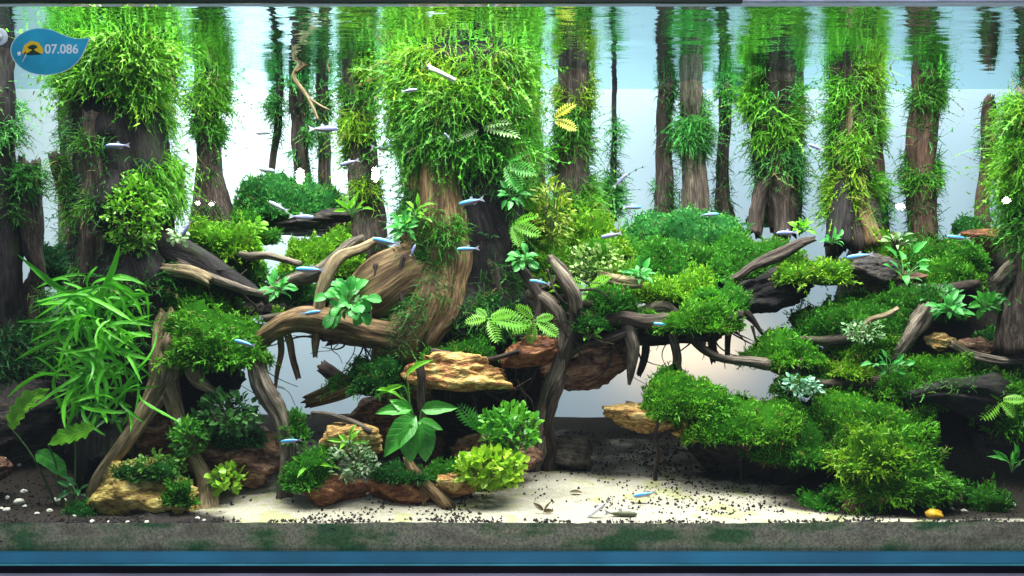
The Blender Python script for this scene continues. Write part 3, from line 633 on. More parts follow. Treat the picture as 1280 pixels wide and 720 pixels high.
# face of the bed pressed against the front glass: algae film on grit
fxs = np.linspace(-HW + .002, HW - .002, 900); zt = ground(fxs, np.full_like(fxs, .002)) + .0015 * (vnoise(np.stack([fxs * 90, 0 * fxs, 0 * fxs], 1), 2) - .3)
rows = 9; fv = np.stack([np.repeat(fxs[None], rows, 0), np.full((rows, 900), .0015), np.linspace(0, 1, rows)[:, None] * zt[None] + .0006], -1).reshape(-1, 3)
i, j = np.meshgrid(np.arange(rows - 1), np.arange(899), indexing='ij'); fq = np.stack([i * 900 + j, i * 900 + j + 1, (i + 1) * 900 + j + 1, (i + 1) * 900 + j], -1).reshape(-1, 4)
def face_mat():
    m, nt, out = new_mat('algae_face'); tc = N(nt, 'ShaderNodeTexCoord'); mp = N(nt, 'ShaderNodeMapping'); mp.inputs['Scale'].default_value = (1, 1, 2.6); L(nt, tc.outputs['Object'], mp.inputs[0])
    n0 = N(nt, 'ShaderNodeTexNoise'); n0.inputs['Scale'].default_value = 10; n0.inputs['Detail'].default_value = 5; L(nt, mp.outputs[0], n0.inputs['Vector'])
    n1 = N(nt, 'ShaderNodeTexNoise'); n1.inputs['Scale'].default_value = 330; n1.inputs['Detail'].default_value = 3; L(nt, tc.outputs['Object'], n1.inputs['Vector'])
    n2 = N(nt, 'ShaderNodeTexNoise'); n2.inputs['Scale'].default_value = 46; n2.inputs['Detail'].default_value = 2; L(nt, mp.outputs[0], n2.inputs['Vector'])
    c = ramp(nt, n0.outputs[0], [(.36, (.52, .43, .28)), (.46, (.80, .70, .47)), (.53, (.52, .56, .30)), (.60, (.12, .34, .11))])
    g = ramp(nt, n1.outputs[0], [(.3, (.4, .4, .4)), (.65, (1.25, 1.25, 1.2))]); mm = N(nt, 'ShaderNodeMix', data_type='RGBA', blend_type='MULTIPLY'); mm.inputs['Factor'].default_value = .9; L(nt, c, mm.inputs['A']); L(nt, g, mm.inputs['B'])
    k = ramp(nt, n2.outputs[0], [(.70, (1, 1, 1)), (.76, (.08, .07, .06))]); m2 = N(nt, 'ShaderNodeMix', data_type='RGBA', blend_type='MULTIPLY'); m2.inputs['Factor'].default_value = 1; L(nt, mm.outputs['Result'], m2.inputs['A']); L(nt, k, m2.inputs['B'])
    p = N(nt, 'ShaderNodeBsdfPrincipled'); p.inputs['Roughness'].default_value = .8; L(nt, m2.outputs['Result'], p.inputs['Base Color']); L(nt, p.outputs[0], out.inputs[0]); return m
link('sand_face', mesh_np('sand_face', fv, fq, None, None, None, face_mat()), sand)

# dark soil grains strewn over the sand
r = np.random.default_rng(3); n = 60000; X = r.uniform(-1.0, 1.0, n); Yg = .004 + (r.random(n) ** 1.5) * .5; s_ = sandiness(X, Yg)
q = np.stack([X * 11, Yg * 11, 0 * X], 1); cl = fbm(q, 33, 3); q2 = np.stack([X * 40, Yg * 40, 0 * X], 1)
prob = .010 + .35 * sstep(.12, .3, Yg) * (vnoise(q2 * .8, 18) > .35) + .5 * sstep(.54, .70, cl) + .9 * sstep(.024, .006, Yg) * (vnoise(q2, 3) > .42) + .25 * (1 - s_) + .35 * sstep(.22, .34, Yg) * (vnoise(q2 * .5, 8) > .5)
ok = r.random(n) < prob * .42; X, Yg = X[ok], Yg[ok]; n = len(X); rad = .0009 + .0018 * r.random(n) ** 1.6
oc = np.array([[1, 0, 0], [0, 1, 0], [-1, 0, 0], [0, -1, 0], [0, 0, 1], [0, 0, -1.]]); V = oc[None] * rad[:, None, None] * r.uniform(.7, 1.3, (n, 6, 1)) + r.normal(0, .25, (n, 6, 3)) * rad[:, None, None]
V = V + np.stack([X, Yg, ground(X, Yg) + rad * .45], 1)[:, None]
T = (np.arange(n) * 6)[:, None, None] + np.array([[0, 1, 4], [1, 2, 4], [2, 3, 4], [3, 0, 4], [1, 0, 5], [2, 1, 5], [3, 2, 5], [0, 3, 5]])[None]
gcol = np.repeat((np.array([.03, .026, .026]) * r.uniform(.5, 1.9, (n, 1)))[:, None], 6, 1).reshape(-1, 3)
gr = link('gravel', mesh_np('gravel', V.reshape(-1, 3), None, T.reshape(-1, 3), gcol, None, M_BED, smooth=False)); tag(gr, 'dark soil grains strewn over the pale sand', 'gravel', kind='stuff')

# ------------------------------------------------------------------ tree-like driftwood stumps with moss
def stump(label, path, mat, moss, seg=22, roots=(), group='mossy driftwood trunks', name='driftwood_stump', ridge=.22, lump=.12, cat='driftwood'):
    base = W(*path[-1][:3]); o = thing(name, base, label, cat, group); global _seed; _seed += 7
    s = wood('trunk', o, path, mat, seg=seg, ridge=ridge, lump=lump, seed=_seed, twist=1.5, kink=.45)
    sw = [s]
    for rp in roots:
        _seed += 3; m2 = mat
        if isinstance(rp[0], str): m2, rp = rp[0], rp[1:]
        sw.append(wood('root', o, list(rp), m2, seg=14, ridge=.25, lump=.2, seed=_seed, kink=.8))
    parts = []
    if path[0][2] >= .42: moss = list(moss) + [(0, (path[0][1] - 10, path[-1][1] + 20), int(26 * path[0][3] + 120), 18, 10, 'dark', 'A', 1.0)]
    for k, (which, rows, nn, ln, th, colr, side, droop) in enumerate(moss):
        parts.append(moss_on(sw[which], rows, nn, ln, th, colr, side, droop, seed=_seed * 3 + k))
    if parts:
        V, Q, T, C = pack(parts); wmesh('moss', o, V, Q, T, C, None, M_MOSS, smooth=False, kind='stuff')
    return o, sw
_seed = 11
TOP = -6
# far background, left to right; haze is put in only as pale, cool colour
stump('thin trunk coloured pale as if hazed behind the wide left stump', [(88, TOP + 90, .56, 12), (86, 180, .56, 12), (88, 300, .56, 13), (90, 420, .5, 16), (90, 500, .5, 18)], 'grey', [(0, (95, 200), 350, 26, 12, 'cool', 'A', .9)])
stump('straight mossy trunk just right of the wide left stump', [(262, 86, .46, 15), (257, 150, .46, 15), (262, 210, .46, 16), (266, 262, .46, 24), (270, 330, .44, 30)], 'dark',
      [(0, (86, 150), 1500, 34, 22, 'bright', 'A', 1.0), (0, (150, 215), 700, 30, 10, 'mid', 'A', 1.0)])
stump('very thin dark stem with a moss tuft halfway up', [(352, 96, .57, 4.5), (348, 140, .57, 5), (345, 180, .57, 4.5), (337, 225, .57, 4.5), (334, 262, .57, 6)], 'dark', [(0, (108, 152), 800, 26, 18, 'cool', 'A', .8)], seg=10)
stump('slim background trunk behind the forked pale twig', [(372, 96, .55, 10), (374, 150, .55, 10), (378, 205, .55, 10), (380, 262, .55, 12)], 'dark', [(0, (100, 190), 900, 26, 12, 'cool', 'A', 1.0)], seg=14)
stump('slim bare background trunk beside the forked pale twig', [(402, 96, .57, 8), (404, 150, .57, 7), (406, 205, .57, 8), (408, 262, .57, 9)], 'dark', [(0, (98, 190), 420, 20, 8, 'cool', 'A', 1.0)], seg=14)
stump('wispy moss-wrapped trunk left of the great central stump', [(446, 84, .46, 19), (448, 140, .46, 18), (454, 210, .46, 18), (460, 270, .46, 21), (462, 320, .44, 26)], 'dark',
      [(0, (84, 240), 1500, 32, 13, 'yellow', 'A', .9), (0, (84, 200), 900, 28, 10, 'mid', 'A', .9)])
stump('short reddish trunk top beside the great central stump', [(660, 92, .56, 14), (662, 130, .56, 12), (664, 200, .56, 14), (666, 270, .56, 16), (668, 340, .56, 20)], 'red', [(0, (110, 260), 260, 22, 6, 'yellow', 'A', .9)], seg=14)
stump('yellow-green mossy trunk right of the great central stump', [(716, 84, .44, 21), (717, 140, .44, 20), (716, 210, .44, 21), (716, 270, .44, 25), (716, 310, .44, 30)], 'dark',
      [(0, (84, 130), 900, 26, 14, 'yellow', 'A', .8), (0, (120, 190), 900, 26, 10, 'mid', 'A', .9), (0, (186, 268), 1900, 36, 28, 'bright', 'A', 1.0)])
stump('hair-thin crooked dark stem with a drooping moss tuft', [(769, 96, .58, 3.2), (767, 130, .58, 3.2), (768, 165, .58, 3.2), (766, 200, .58, 3.6), (766, 275, .58, 5)], 'black', [(0, (160, 182), 420, 30, 14, 'cool', 'A', .7), (0, (225, 262), 700, 34, 18, 'cool', 'A', .6)], seg=10)
stump('plain straight trunk with a small moss patch low down', [(836, 96, .56, 10), (832, 140, .56, 9.5), (830, 190, .56, 9.5), (830, 250, .56, 12), (828, 290, .56, 16)], 'dark', [(0, (178, 225), 480, 22, 8, 'cool', 'A', 1.1), (0, (96, 280), 260, 16, 4, 'dark', 'A', 1.1)], seg=16)
stump('trunk with bare pale top and moss skirt from its middle down', [(864, 96, .54, 14), (865, 150, .54, 14), (867, 205, .54, 15), (868, 258, .54, 17), (870, 300, .54, 22)], 'grey', [(0, (112, 250), 2000, 30, 15, 'cool', 'A', 1.0)], seg=18)
stump('thin dark trunk beside the dark filter box', [(908, 96, .57, 8), (906, 140, .57, 8), (904, 195, .57, 7.5), (904, 262, .57, 10), (905, 300, .57, 13)], 'dark', [(0, (112, 160), 520, 24, 12, 'cool', 'A', 1.0)], seg=14)
stump('stout trunk with shaggy moss coat and split bare foot', [(966, 80, .48, 27), (966, 130, .48, 26), (968, 190, .48, 26), (972, 235, .48, 24), (978, 285, .48, 16)], 'dark',
      [(0, (80, 125), 1000, 24, 10, 'mid', 'A', .9), (0, (112, 180), 2000, 38, 24, 'bright', 'F', 1.0), (0, (112, 235), 1400, 34, 16, 'cool', 'A', 1.1)],
      roots=[('dark', (962, 220, .48, 17), (950, 250, .47, 9), (944, 290, .46, 8)), ('dark', (975, 225, .46, 16), (977, 260, .45, 9), (975, 292, .44, 10))])
stump('bare thin post between two shaggy trunks', [(1000, 100, .57, 4.5), (999, 170, .57, 4.5), (998, 230, .57, 5), (997, 290, .57, 6)], 'dark', [], seg=10)
stump('broad trunk with bright moss crown and pale bark strip', [(1068, 74, .42, 30), (1066, 130, .42, 27), (1062, 190, .42, 26), (1064, 240, .42, 28), (1068, 300, .41, 36)], 'dark',
      [(0, (72, 108), 900, 26, 10, 'yellow', 'A', .7), (0, (90, 165), 1300, 32, 16, 'bright', 'A', .9), (0, (150, 262), 2300, 36, 22, 'bright', 'A', 1.0), (0, (190, 275), 700, 32, 26, 'yellow', 'L', 1.0)],
      roots=[('pale', (1064, 118, .385, 3), (1063, 140, .385, 4), (1061, 165, .385, 4), (1062, 185, .39, 3)), ('brown', (1074, 225, .385, 8), (1080, 260, .375, 8), (1090, 300, .36, 11)), ('black', (1056, 235, .385, 10), (1050, 270, .37, 13), (1046, 305, .36, 15))])
stump('slim trunk behind the bright-crowned broad trunk', [(1096, 90, .55, 9), (1094, 150, .55, 9), (1096, 220, .55, 10), (1098, 300, .54, 13)], 'red', [(0, (150, 280), 620, 26, 10, 'cool', 'A', .9)], seg=14)
stump('reddish trunk with moss collars standing alone on the right', [(1158, 84, .47, 17), (1158, 130, .47, 17), (1150, 180, .47, 18), (1150, 235, .47, 17), (1152, 292, .47, 18)], 'red',
      [(0, (84, 138), 950, 26, 11, 'mid', 'A', 1.0), (0, (118, 172), 300, 40, 12, 'cool', 'A', .6), (0, (196, 232), 900, 28, 14, 'mid', 'A', 1.1)], seg=20)
stump('rounded brown post under the water line, pale at its foot', [(1238, 122, .55, 5), (1236, 130, .55, 8), (1237, 160, .55, 9), (1234, 205, .55, 8), (1228, 245, .55, 8), (1225, 282, .55, 9)], 'red', [(0, (178, 222), 300, 26, 8, 'cool', 'A', .9)], seg=16)
stump('dark bare trunk at the far right behind bright moss', [(1284, 96, .5, 9), (1284, 200, .5, 10), (1284, 320, .48, 14)], 'dark', [(0, (96, 200), 240, 24, 8, 'cool', 'A', .9)], seg=14)

# great central stump; the shade of its hollow is put in as near-black wood
cs, csw = stump('great central stump, front coloured black for its shaded hollow, crowned with thick moss', [(582, 46, .33, 74), (580, 100, .33, 70), (580, 170, .33, 68), (586, 240, .33, 68), (594, 310, .34, 74), (600, 370, .35, 90), (596, 430, .36, 98)], 'black',
    [(0, (60, 150), 3600, 42, 40, 'bright', 'A', 1.0), (0, (60, 120), 600, 40, 34, 'yellow', 'F', .9), (0, (70, 195), 3600, 44, 34, 'mid', 'F', 1.2), (0, (170, 345), 2200, 40, 34, 'mid', 'X', 1.2), (0, (180, 300), 500, 34, 20, 'bright', 'X', 1.2), (0, (180, 260), 450, 30, 12, 'dark', 'F', 1.3),
     (0, (110, 190), 900, 40, 16, 'deep', 'L', 1.2), (0, (330, 410), 1500, 30, 12, 'dark', 'F', .8), (1, (300, 440), 900, 20, 4, 'dark', 'A', .7), (1, (170, 300), 500, 24, 5, 'mid', 'F', .9), (2, (110, 330), 1500, 26, 6, 'dark', 'A', .9), (2, (110, 240), 600, 30, 12, 'bright', 'A', .9)],
    seg=56, ridge=.2, lump=.16,
    roots=[('brown', (552, 165, .262, 20), (550, 225, .25, 25), (550, 280, .24, 27), (546, 335, .232, 31), (534, 385, .222, 36), (512, 424, .212, 34), (494, 450, .205, 27), (500, 480, .20, 18)),
           ('brown', (520, 100, .28, 14), (522, 180, .275, 17), (526, 260, .262, 20), (518, 325, .25, 24), (492, 365, .245, 30), (455, 398, .24, 28), (420, 412, .24, 18)),
           ('brown', (572, 215, .25, 9), (574, 290, .24, 13), (572, 345, .225, 17), (566, 388, .205, 14), (548, 412, .19, 11), (534, 432, .185, 10)),
           ('dark', (600, 240, .25, 6), (612, 300, .25, 9), (622, 350, .24, 11), (640, 400, .23, 12)),
           ('dark', (690, 325, .22, 6), (708, 345, .20, 9), (719, 372, .195, 9), (716, 405, .195, 8), (706, 440, .195, 9), (696, 475, .20, 8), (690, 495, .21, 4)),
           ('grey', (664, 368, .22, 7), (684, 376, .20, 9), (700, 398, .195, 9), (702, 435, .195, 9), (690, 475, .20, 10), (678, 520, .22, 12), (668, 560, .24, 14), (664, 592, .25, 17)),
           ('dark', (700, 470, .2, 7), (690, 495, .2, 10), (682, 530, .22, 12), (680, 560, .245, 12), (684, 590, .25, 13))])
# wide left stump
ls_, lsw = stump('wide dark stump on the left with shaggy moss cap', [(150, 34, .23, 54), (150, 80, .23, 52), (150, 140, .23, 50), (152, 210, .23, 54), (156, 280, .23, 60), (160, 350, .24, 66), (165, 430, .25, 74), (170, 500, .26, 80), (170, 560, .26, 84)], 'black',
    [(0, (40, 112), 4600, 46, 40, 'bright', 'A', 1.0), (0, (84, 130), 1300, 50, 60, 'yellow', 'X', 1.2), (0, (60, 122), 1600, 44, 30, 'mid', 'A', 1.2), (0, (120, 262), 1100, 44, 34, 'bright', 'X', 1.6), (0, (70, 125), 700, 50, 50, 'bright', 'Z', 1.1),
     (0, (120, 250), 350, 26, 6, 'deep', 'Z', 1.3), (1, (170, 300), 520, 26, 12, 'mid', 'A', .7), (0, (345, 440), 1300, 36, 16, 'dark', 'F', 1.0), (0, (140, 340), 700, 22, 5, 'deep', 'F', 1.0), (2, (170, 400), 500, 22, 6, 'mid', 'A', 1.0)],
    seg=52, ridge=.2, lump=.16, roots=[(('dark'), (70, 196, .2, 8), (82, 232, .2, 11), (98, 275, .2, 13), (112, 320, .2, 14)), (('dark'), (120, 150, .17, 16), (118, 230, .165, 18), (116, 320, .165, 20), (112, 400, .17, 20)),
           (('black'), (190, 300, .22, 24), (245, 325, .22, 17), (290, 352, .22, 14), (322, 372, .22, 8))])
# far left leaning trunk and twisted stem
stump('shadowed trunk at the far left edge with dangling moss', [(-4, 40, .26, 18), (-2, 150, .26, 18), (0, 260, .26, 20), (2, 380, .26, 24), (4, 480, .26, 30), (4, 590, .26, 34)], 'black',
      [(0, (90, 170), 620, 44, 20, 'cool', 'A', 1.0), (0, (180, 290), 900, 36, 24, 'dark', 'A', 1.2), (0, (370, 470), 800, 34, 20, 'deep', 'A', 1.0)], seg=26)
stump('twisted dark stem beside the far left trunk', [(36, 206, .28, 14), (34, 250, .28, 15), (38, 300, .28, 13), (46, 335, .28, 8), (40, 370, .29, 14), (50, 420, .29, 13), (54, 470, .3, 14), (48, 540, .3, 20), (46, 600, .3, 24)], 'dark',
      [(0, (195, 240), 420, 30, 16, 'dark', 'A', 1.0), (0, (370, 460), 1300, 34, 22, 'dark', 'A', .9)], seg=18)
stump('bright moss column at the far right edge', [(1290, 120, .18, 20), (1286, 190, .18, 22), (1284, 260, .18, 22), (1288, 330, .18, 24), (1290, 430, .2, 40)], 'dark',
      [(0, (125, 235), 2400, 44, 34, 'bright', 'A', .9), (0, (215, 305), 1700, 40, 34, 'mid', 'A', 1.0), (0, (130, 200), 600, 46, 36, 'yellow', 'L', .8)], seg=26)

# ------------------------------------------------------------------ ledges, bridge, logs
_b = [300]
def log(label, path, mat, moss=(), name='driftwood_branch', seg=16, roots=(), **kw):
    _b[0] += 11; o = thing(name, W(*path[-1][:3]), label, 'driftwood', 'driftwood pieces'); kw.setdefault('kink', .9); kw.setdefault('ridge', .28); kw.setdefault('lump', .22)
    sw = [wood('branch' if roots else 'wood', o, path, mat, seg=seg, seed=_b[0], **kw)]
    for q, rp in enumerate(roots): sw.append(wood('root', o, list(rp), mat, seg=12, seed=_b[0] + q + 1, kink=.9, ridge=.25, lump=.2))
    parts = [moss_on(sw[w], rows, nn, ln, th, c, sd, dr, seed=_b[0] + 5 + q, clump=.3) for q, (w, rows, nn, ln, th, c, sd, dr) in enumerate(moss)]
    if parts: V, Q, T, C = pack(parts); wmesh('moss', o, V, Q, T, C, None, M_MOSS, smooth=False, kind='stuff')
    return o
# the bridge right of the central stump
br = thing('driftwood_bridge', W(800, 420, .34), 'dark driftwood bridge reaching right from the central stump on hanging roots', 'driftwood')
rock('deck', 690, 925, 392, 432, .33, .20, None, 'black', parent=br, rough=.25, tilt=-3); rock('deck', 740, 1000, 306, 352, .49, .20, None, 'dark', parent=br, rough=.3)
for q, rp in enumerate([[(778, 372, .24, 8.6), (786, 400, .225, 9.4), (791, 435, .22, 8.6), (788, 465, .22, 5.8), (786, 482, .22, 2.2)], [(806, 405, .28, 5.8), (808, 435, .28, 5.0), (803, 458, .28, 4.3), (799, 470, .28, 2.9)],
        [(832, 398, .25, 6.5), (840, 420, .24, 5.8), (845, 445, .24, 5.4), (843, 470, .235, 5.8)], [(806, 392, .25, 11.5), (830, 384, .235, 8.6), (850, 402, .23, 6.5), (872, 432, .225, 5.8), (905, 450, .22, 5.8), (945, 455, .22, 7.2), (985, 455, .22, 7.9), (1015, 448, .23, 5.0)],
        [(888, 408, .30, 5.8), (891, 430, .30, 5.0), (896, 448, .30, 6.5)], [(918, 395, .3, 6.5), (910, 415, .3, 4.3), (908, 446, .3, 2.9)], [(905, 378, .28, 8.6), (926, 390, .28, 6.5), (940, 402, .28, 3.6), (951, 418, .28, 1.8)]]):
    s = sweep(rp, seg=14, ridge=.25, lump=.18, seed=700 + q, kink=.9); wmesh('root', br, s['V'], s['Q'], s['T'], None, s['grain'], WOOD['grey' if q in (0, 2, 3) else 'dark'])
rock('rock_slab', 672, 800, 420, 486, .30, .14, 'dark red rock slab slanting up under the driftwood bridge', 'brown', tilt=-22, strata=.16)
rock('driftwood_log', 908, 1030, 330, 388, .31, .11, 'dark rotten log spanning the gap right of the bridge', 'black', cat='driftwood', tilt=-14, rough=.35)
log('grey split branch lying on the dark rotten log', [(912, 350, .28, 4), (938, 336, .275, 6), (965, 322, .27, 8), (995, 306, .27, 6), (1015, 300, .27, 3)], 'dark')
# left ledges
ld = thing('driftwood_ledge', W(330, 430, .30), 'dark driftwood ledge between the left stump and the central stump', 'driftwood')
rock('deck', 200, 335, 425, 465, .24, .14, None, 'black', parent=ld, rough=.3); rock('deck', 240, 470, 350, 395, .37, .14, None, 'black', parent=ld, rough=.3); rock('deck', 280, 480, 258, 296, .5, .16, None, 'dark', parent=ld, rough=.3); rock('deck', 190, 310, 425, 505, .27, .14, None, 'black', parent=ld, rough=.3)
log('thick weathered brown log leaning against the central stump', [(418, 408, .25, 20), (440, 392, .24, 34), (475, 364, .235, 42), (510, 340, .24, 40), (545, 322, .26, 30)], 'brown', seg=34, name='driftwood_log', lump=.14, ridge=.22, kink=.2)
log('crooked pale branch hanging down past the round-leaved clump', [(470, 300, .2, 4), (448, 312, .19, 6), (424, 322, .18, 8), (408, 345, .175, 7.5), (402, 380, .17, 6.5), (397, 415, .17, 6), (393, 446, .17, 3)], 'pale')
log('grey branch rising toward the moss pillow by the central stump', [(330, 372, .24, 8), (365, 352, .23, 9), (400, 335, .225, 9), (430, 312, .22, 8), (455, 300, .22, 6)], 'grey')
log('weathered root bridging the left window above hanging twigs', [(312, 440, .17, 9), (332, 420, .165, 11), (358, 406, .165, 13), (395, 402, .17, 17), (440, 408, .18, 20), (485, 420, .19, 20), (520, 430, .2, 18)], 'brown',
    roots=[[(350, 418, .165, 4), (352, 440, .165, 4), (347, 465, .165, 3), (344, 488, .165, 1.5)], [(360, 420, .165, 5), (366, 445, .165, 4), (374, 472, .165, 3.5)], [(318, 440, .17, 10), (330, 470, .165, 5), (336, 490, .165, 3)]])
log('thick bent branch standing on the sand left of the window', [(318, 442, .15, 9), (326, 475, .14, 11), (338, 505, .135, 11), (352, 535, .13, 9.5), (360, 575, .125, 9), (357, 610, .12, 10), (352, 632, .12, 12)], 'grey', seg=20, ridge=.4)
log('mossy log rising from the dark hollow below the central stump', [(388, 502, .2, 9), (420, 490, .19, 12), (450, 478, .19, 14), (490, 474, .2, 18), (530, 482, .22, 20)], 'brown', [(0, (430, 500), 250, 18, 4, 'mid', 'T', .4)])
log('short sawn stub poking into the left window', [(404, 460, .22, 8.5), (420, 472, .22, 9.5), (440, 486, .22, 10)], 'dark', seg=14, kink=0, lump=.06)
log('forked grey driftwood leg straddling the yellow rock', [(214, 396, .19, 14), (208, 425, .16, 18), (206, 455, .145, 19), (200, 485, .14, 14), (180, 520, .12, 11), (155, 555, .10, 9), (130, 590, .09, 8), (116, 622, .085, 6)], 'pale', seg=20, ridge=.3,
    roots=[[(206, 455, .145, 14), (216, 490, .14, 11), (226, 530, .13, 9), (242, 570, .115, 8), (254, 605, .10, 10), (262, 640, .09, 16)]])
log('pale broken stub under the left moss ledge', [(238, 455, .17, 9), (248, 472, .165, 9), (258, 482, .16, 6), (272, 490, .155, 2.5)], 'pale', [], seg=12)
log('pointed pale splinter beneath the left moss ledge', [(212, 425, .14, 9), (212, 440, .14, 7), (214, 450, .14, 2)], 'pale', seg=12)
log('dark slanting stick standing in the hollow behind the veined leaves', [(524, 455, .13, 5), (526, 480, .13, 5), (526, 505, .13, 5), (530, 540, .13, 5)], 'dark', seg=12)
log('weathered forked stick leaning on the sand before the rust rock', [(508, 572, .10, 4), (522, 590, .09, 7), (542, 612, .075, 8), (558, 636, .06, 9)], 'brown', roots=[[(520, 588, .09, 4), (526, 605, .08, 3.5), (530, 632, .07, 3)]])
log('thin grey root lying over the yellow rock below the window', [(392, 516, .13, 3), (420, 522, .12, 4), (445, 532, .115, 5), (462, 540, .11, 4)], 'grey')
log('thin crooked twig standing upright in the open sand', [(833, 512, .16, 2.5), (824, 530, .155, 2.6), (820, 548, .17, 2.6), (824, 568, .175, 2.4), (820, 590, .18, 2.6), (819, 606, .18, 3)], 'dark', seg=10, kink=1.4)
log('hair-thin twig standing in the shade of the big cushion', [(926, 570, .18, 1), (926, 603, .19, 1.2)], 'grey', seg=8, kink=0)
log('dark curved log foot beneath the big front cushion', [(1060, 552, .13, 14), (1028, 572, .14, 15), (992, 590, .16, 13), (968, 606, .175, 9)], 'black')
log('pale mossy stub holding up the bright moss ball', [(1092, 585, .10, 16), (1084, 602, .095, 15), (1076, 622, .085, 16), (1066, 640, .075, 20)], 'brown', [(0, (590, 645), 700, 22, 5, 'mid', 'A', .6), (0, (590, 640), 300, 22, 6, 'yellow', 'L', .6)], seg=22)
log('split grey stick leaning between the mossy terraces', [(1160, 385, .23, 10), (1150, 402, .225, 12), (1136, 422, .22, 11), (1118, 442, .215, 7), (1108, 450, .21, 4)], 'grey', seg=18, ridge=.4)
log('bare cream twig lying across the terrace moss', [(1122, 386, .2, 2.5), (1105, 395, .2, 3), (1086, 402, .2, 3.2), (1078, 412, .2, 3)], 'pale', seg=10)
log('dark bent root under the middle terrace cushion', [(1022, 450, .215, 6), (1002, 450, .21, 6), (992, 464, .205, 6), (975, 474, .205, 5)], 'dark')
log('rounded dark log end in the shaded right hollow', [(1240, 505, .18, 32), (1210, 495, .15, 26), (1175, 490, .14, 15), (1140, 494, .135, 6)], 'black', [(0, (470, 500), 200, 16, 3, 'mid', 'T', .3)], seg=26)
log('pale branch slanting in at the far right edge', [(1245, 352, .2, 8), (1262, 335, .19, 12), (1285, 318, .18, 14)], 'grey')
log('brown branch stub between ferns right of the central stump', [(688, 320, .18, 2.5), (694, 332, .178, 5.5), (706, 348, .172, 7), (716, 366, .17, 7.5), (718, 384, .18, 7)], 'grey')
log('tan bare branch on the bridge between two cushions', [(752, 345, .24, 6), (775, 350, .235, 7), (800, 352, .235, 5)], 'pale')
log('dark stump stub behind the left ledge cushions', [(205, 335, .18, 6), (235, 342, .18, 8), (262, 352, .18, 7)], 'pale')
log('dark gnarled shelf branch under the middle terrace', [(1020, 478, .20, 5), (1055, 482, .195, 7), (1095, 478, .19, 8), (1135, 484, .185, 7), (1165, 482, .185, 4)], 'dark')
log('dark gnarled shelf branch under the upper terrace', [(995, 424, .235, 4), (1030, 427, .23, 6), (1070, 422, .225, 7), (1105, 429, .22, 5)], 'dark')
log('twisted dark root beneath the smooth dome', [(1085, 352, .29, 5), (1130, 358, .285, 6), (1180, 362, .285, 6), (1225, 356, .29, 4)], 'dark')
log('grey root lying over the right terrace edge', [(1190, 430, .20, 3.5), (1215, 444, .195, 5), (1250, 450, .19, 5.5), (1290, 444, .19, 6)], 'grey')
# pale forked twig hanging under the surface
log('leafless pale forked twig hanging below the water surface', [(398, 150, .38, 1.8), (385, 122, .38, 2.2), (368, 98, .38, 2.4), (372, 84, .38, 2.4), (392, 60, .38, 2.2), (404, 50, .38, 1.5)], 'pale', seg=8, kink=.3,
    roots=[[(370, 90, .38, 2), (385, 80, .38, 2), (408, 78, .38, 1.4)], [(382, 76, .38, 1.6), (395, 68, .38, 1.2), (396, 62, .38, .8)], [(385, 122, .38, 1.8), (400, 132, .38, 1.4), (412, 138, .38, 1)], [(408, 78, .38, 1), (412, 92, .38, .7)]])

# thin crooked rootlets hanging from the ledges
r = np.random.default_rng(77)
def rootlets(parent, spots, n, mat):
    for q in range(n):
        x, y, Y = spots[q % len(spots)]; x += r.normal(0, 12); y += r.normal(0, 5); Y += r.normal(0, .012); ln = r.uniform(30, 95); a = r.normal(0, .6); r0 = r.uniform(.8, 2.4); path = [(x, y, Y, r0)]
        for k in range(4): a += r.normal(0, .4); x += math.sin(a) * ln / 4; y += math.cos(a) * ln / 4 * .9; path.append((x, y, Y + r.normal(0, .006), r0 * (1 - .2 * (k + 1))))
        s = sweep(path, seg=6, ridge=.2, lump=.25, seed=900 + q, kink=1.2); wmesh('root', parent, s['V'], s['Q'], s['T'], None, s['grain'], WOOD[mat])
rootlets(br, [(750, 425, .25), (760, 410, .26), (820, 408, .25), (870, 406, .26), (915, 398, .27), (735, 395, .22), (905, 405, .3)], 30, 'dark')
rootlets(ld, [(250, 440, .18), (300, 440, .17), (335, 420, .18), (225, 330, .2), (275, 350, .21), (330, 380, .22), (400, 415, .18), (430, 420, .18)], 26, 'dark')
rootlets(cs, [(690, 350, .2), (680, 400, .19), (712, 380, .2), (660, 440, .2), (640, 480, .2), (700, 430, .2), (450, 410, .19), (480, 420, .19), (545, 400, .2), (655, 470, .2), (600, 480, .17)], 40, 'dark')
def sprawl(parent, specs, mat):
    for q, pth in enumerate(specs):
        s = sweep(pth, seg=9, ridge=.25, lump=.25, seed=1200 + q, kink=1.2); wmesh('root', parent, s['V'], s['Q'], s['T'], None, s['grain'], WOOD[mat])
sprawl(br, [[(690, 398, .22, 9), (735, 402, .215, 10), (780, 398, .215, 9), (830, 400, .215, 8), (880, 404, .22, 6), (925, 392, .23, 4)], [(700, 440, .22, 8), (740, 430, .22, 8), (775, 418, .22, 7), (800, 406, .225, 5)], [(700, 372, .21, 5), (735, 378, .21, 6), (770, 372, .21, 5)]], 'dark')
sprawl(ld, [[(225, 330, .19, 6), (265, 345, .19, 6), (300, 362, .19, 5), (335, 366, .195, 4)], [(300, 318, .25, 5), (340, 322, .25, 5), (375, 330, .25, 4)], [(330, 398, .18, 5), (370, 392, .18, 5), (400, 388, .185, 4)]], 'grey')
sprawl(cs, [[(505, 320, .19, 3), (500, 355, .185, 3), (512, 400, .18, 2.5)], [(470, 330, .185, 3), (466, 365, .18, 3), (462, 410, .18, 2.2)], [(640, 330, .22, 6), (660, 345, .21, 7), (676, 372, .2, 7), (668, 410, .2, 5)], [(540, 440, .15, 4), (600, 448, .15, 3.5), (650, 440, .155, 3)]], 'dark')

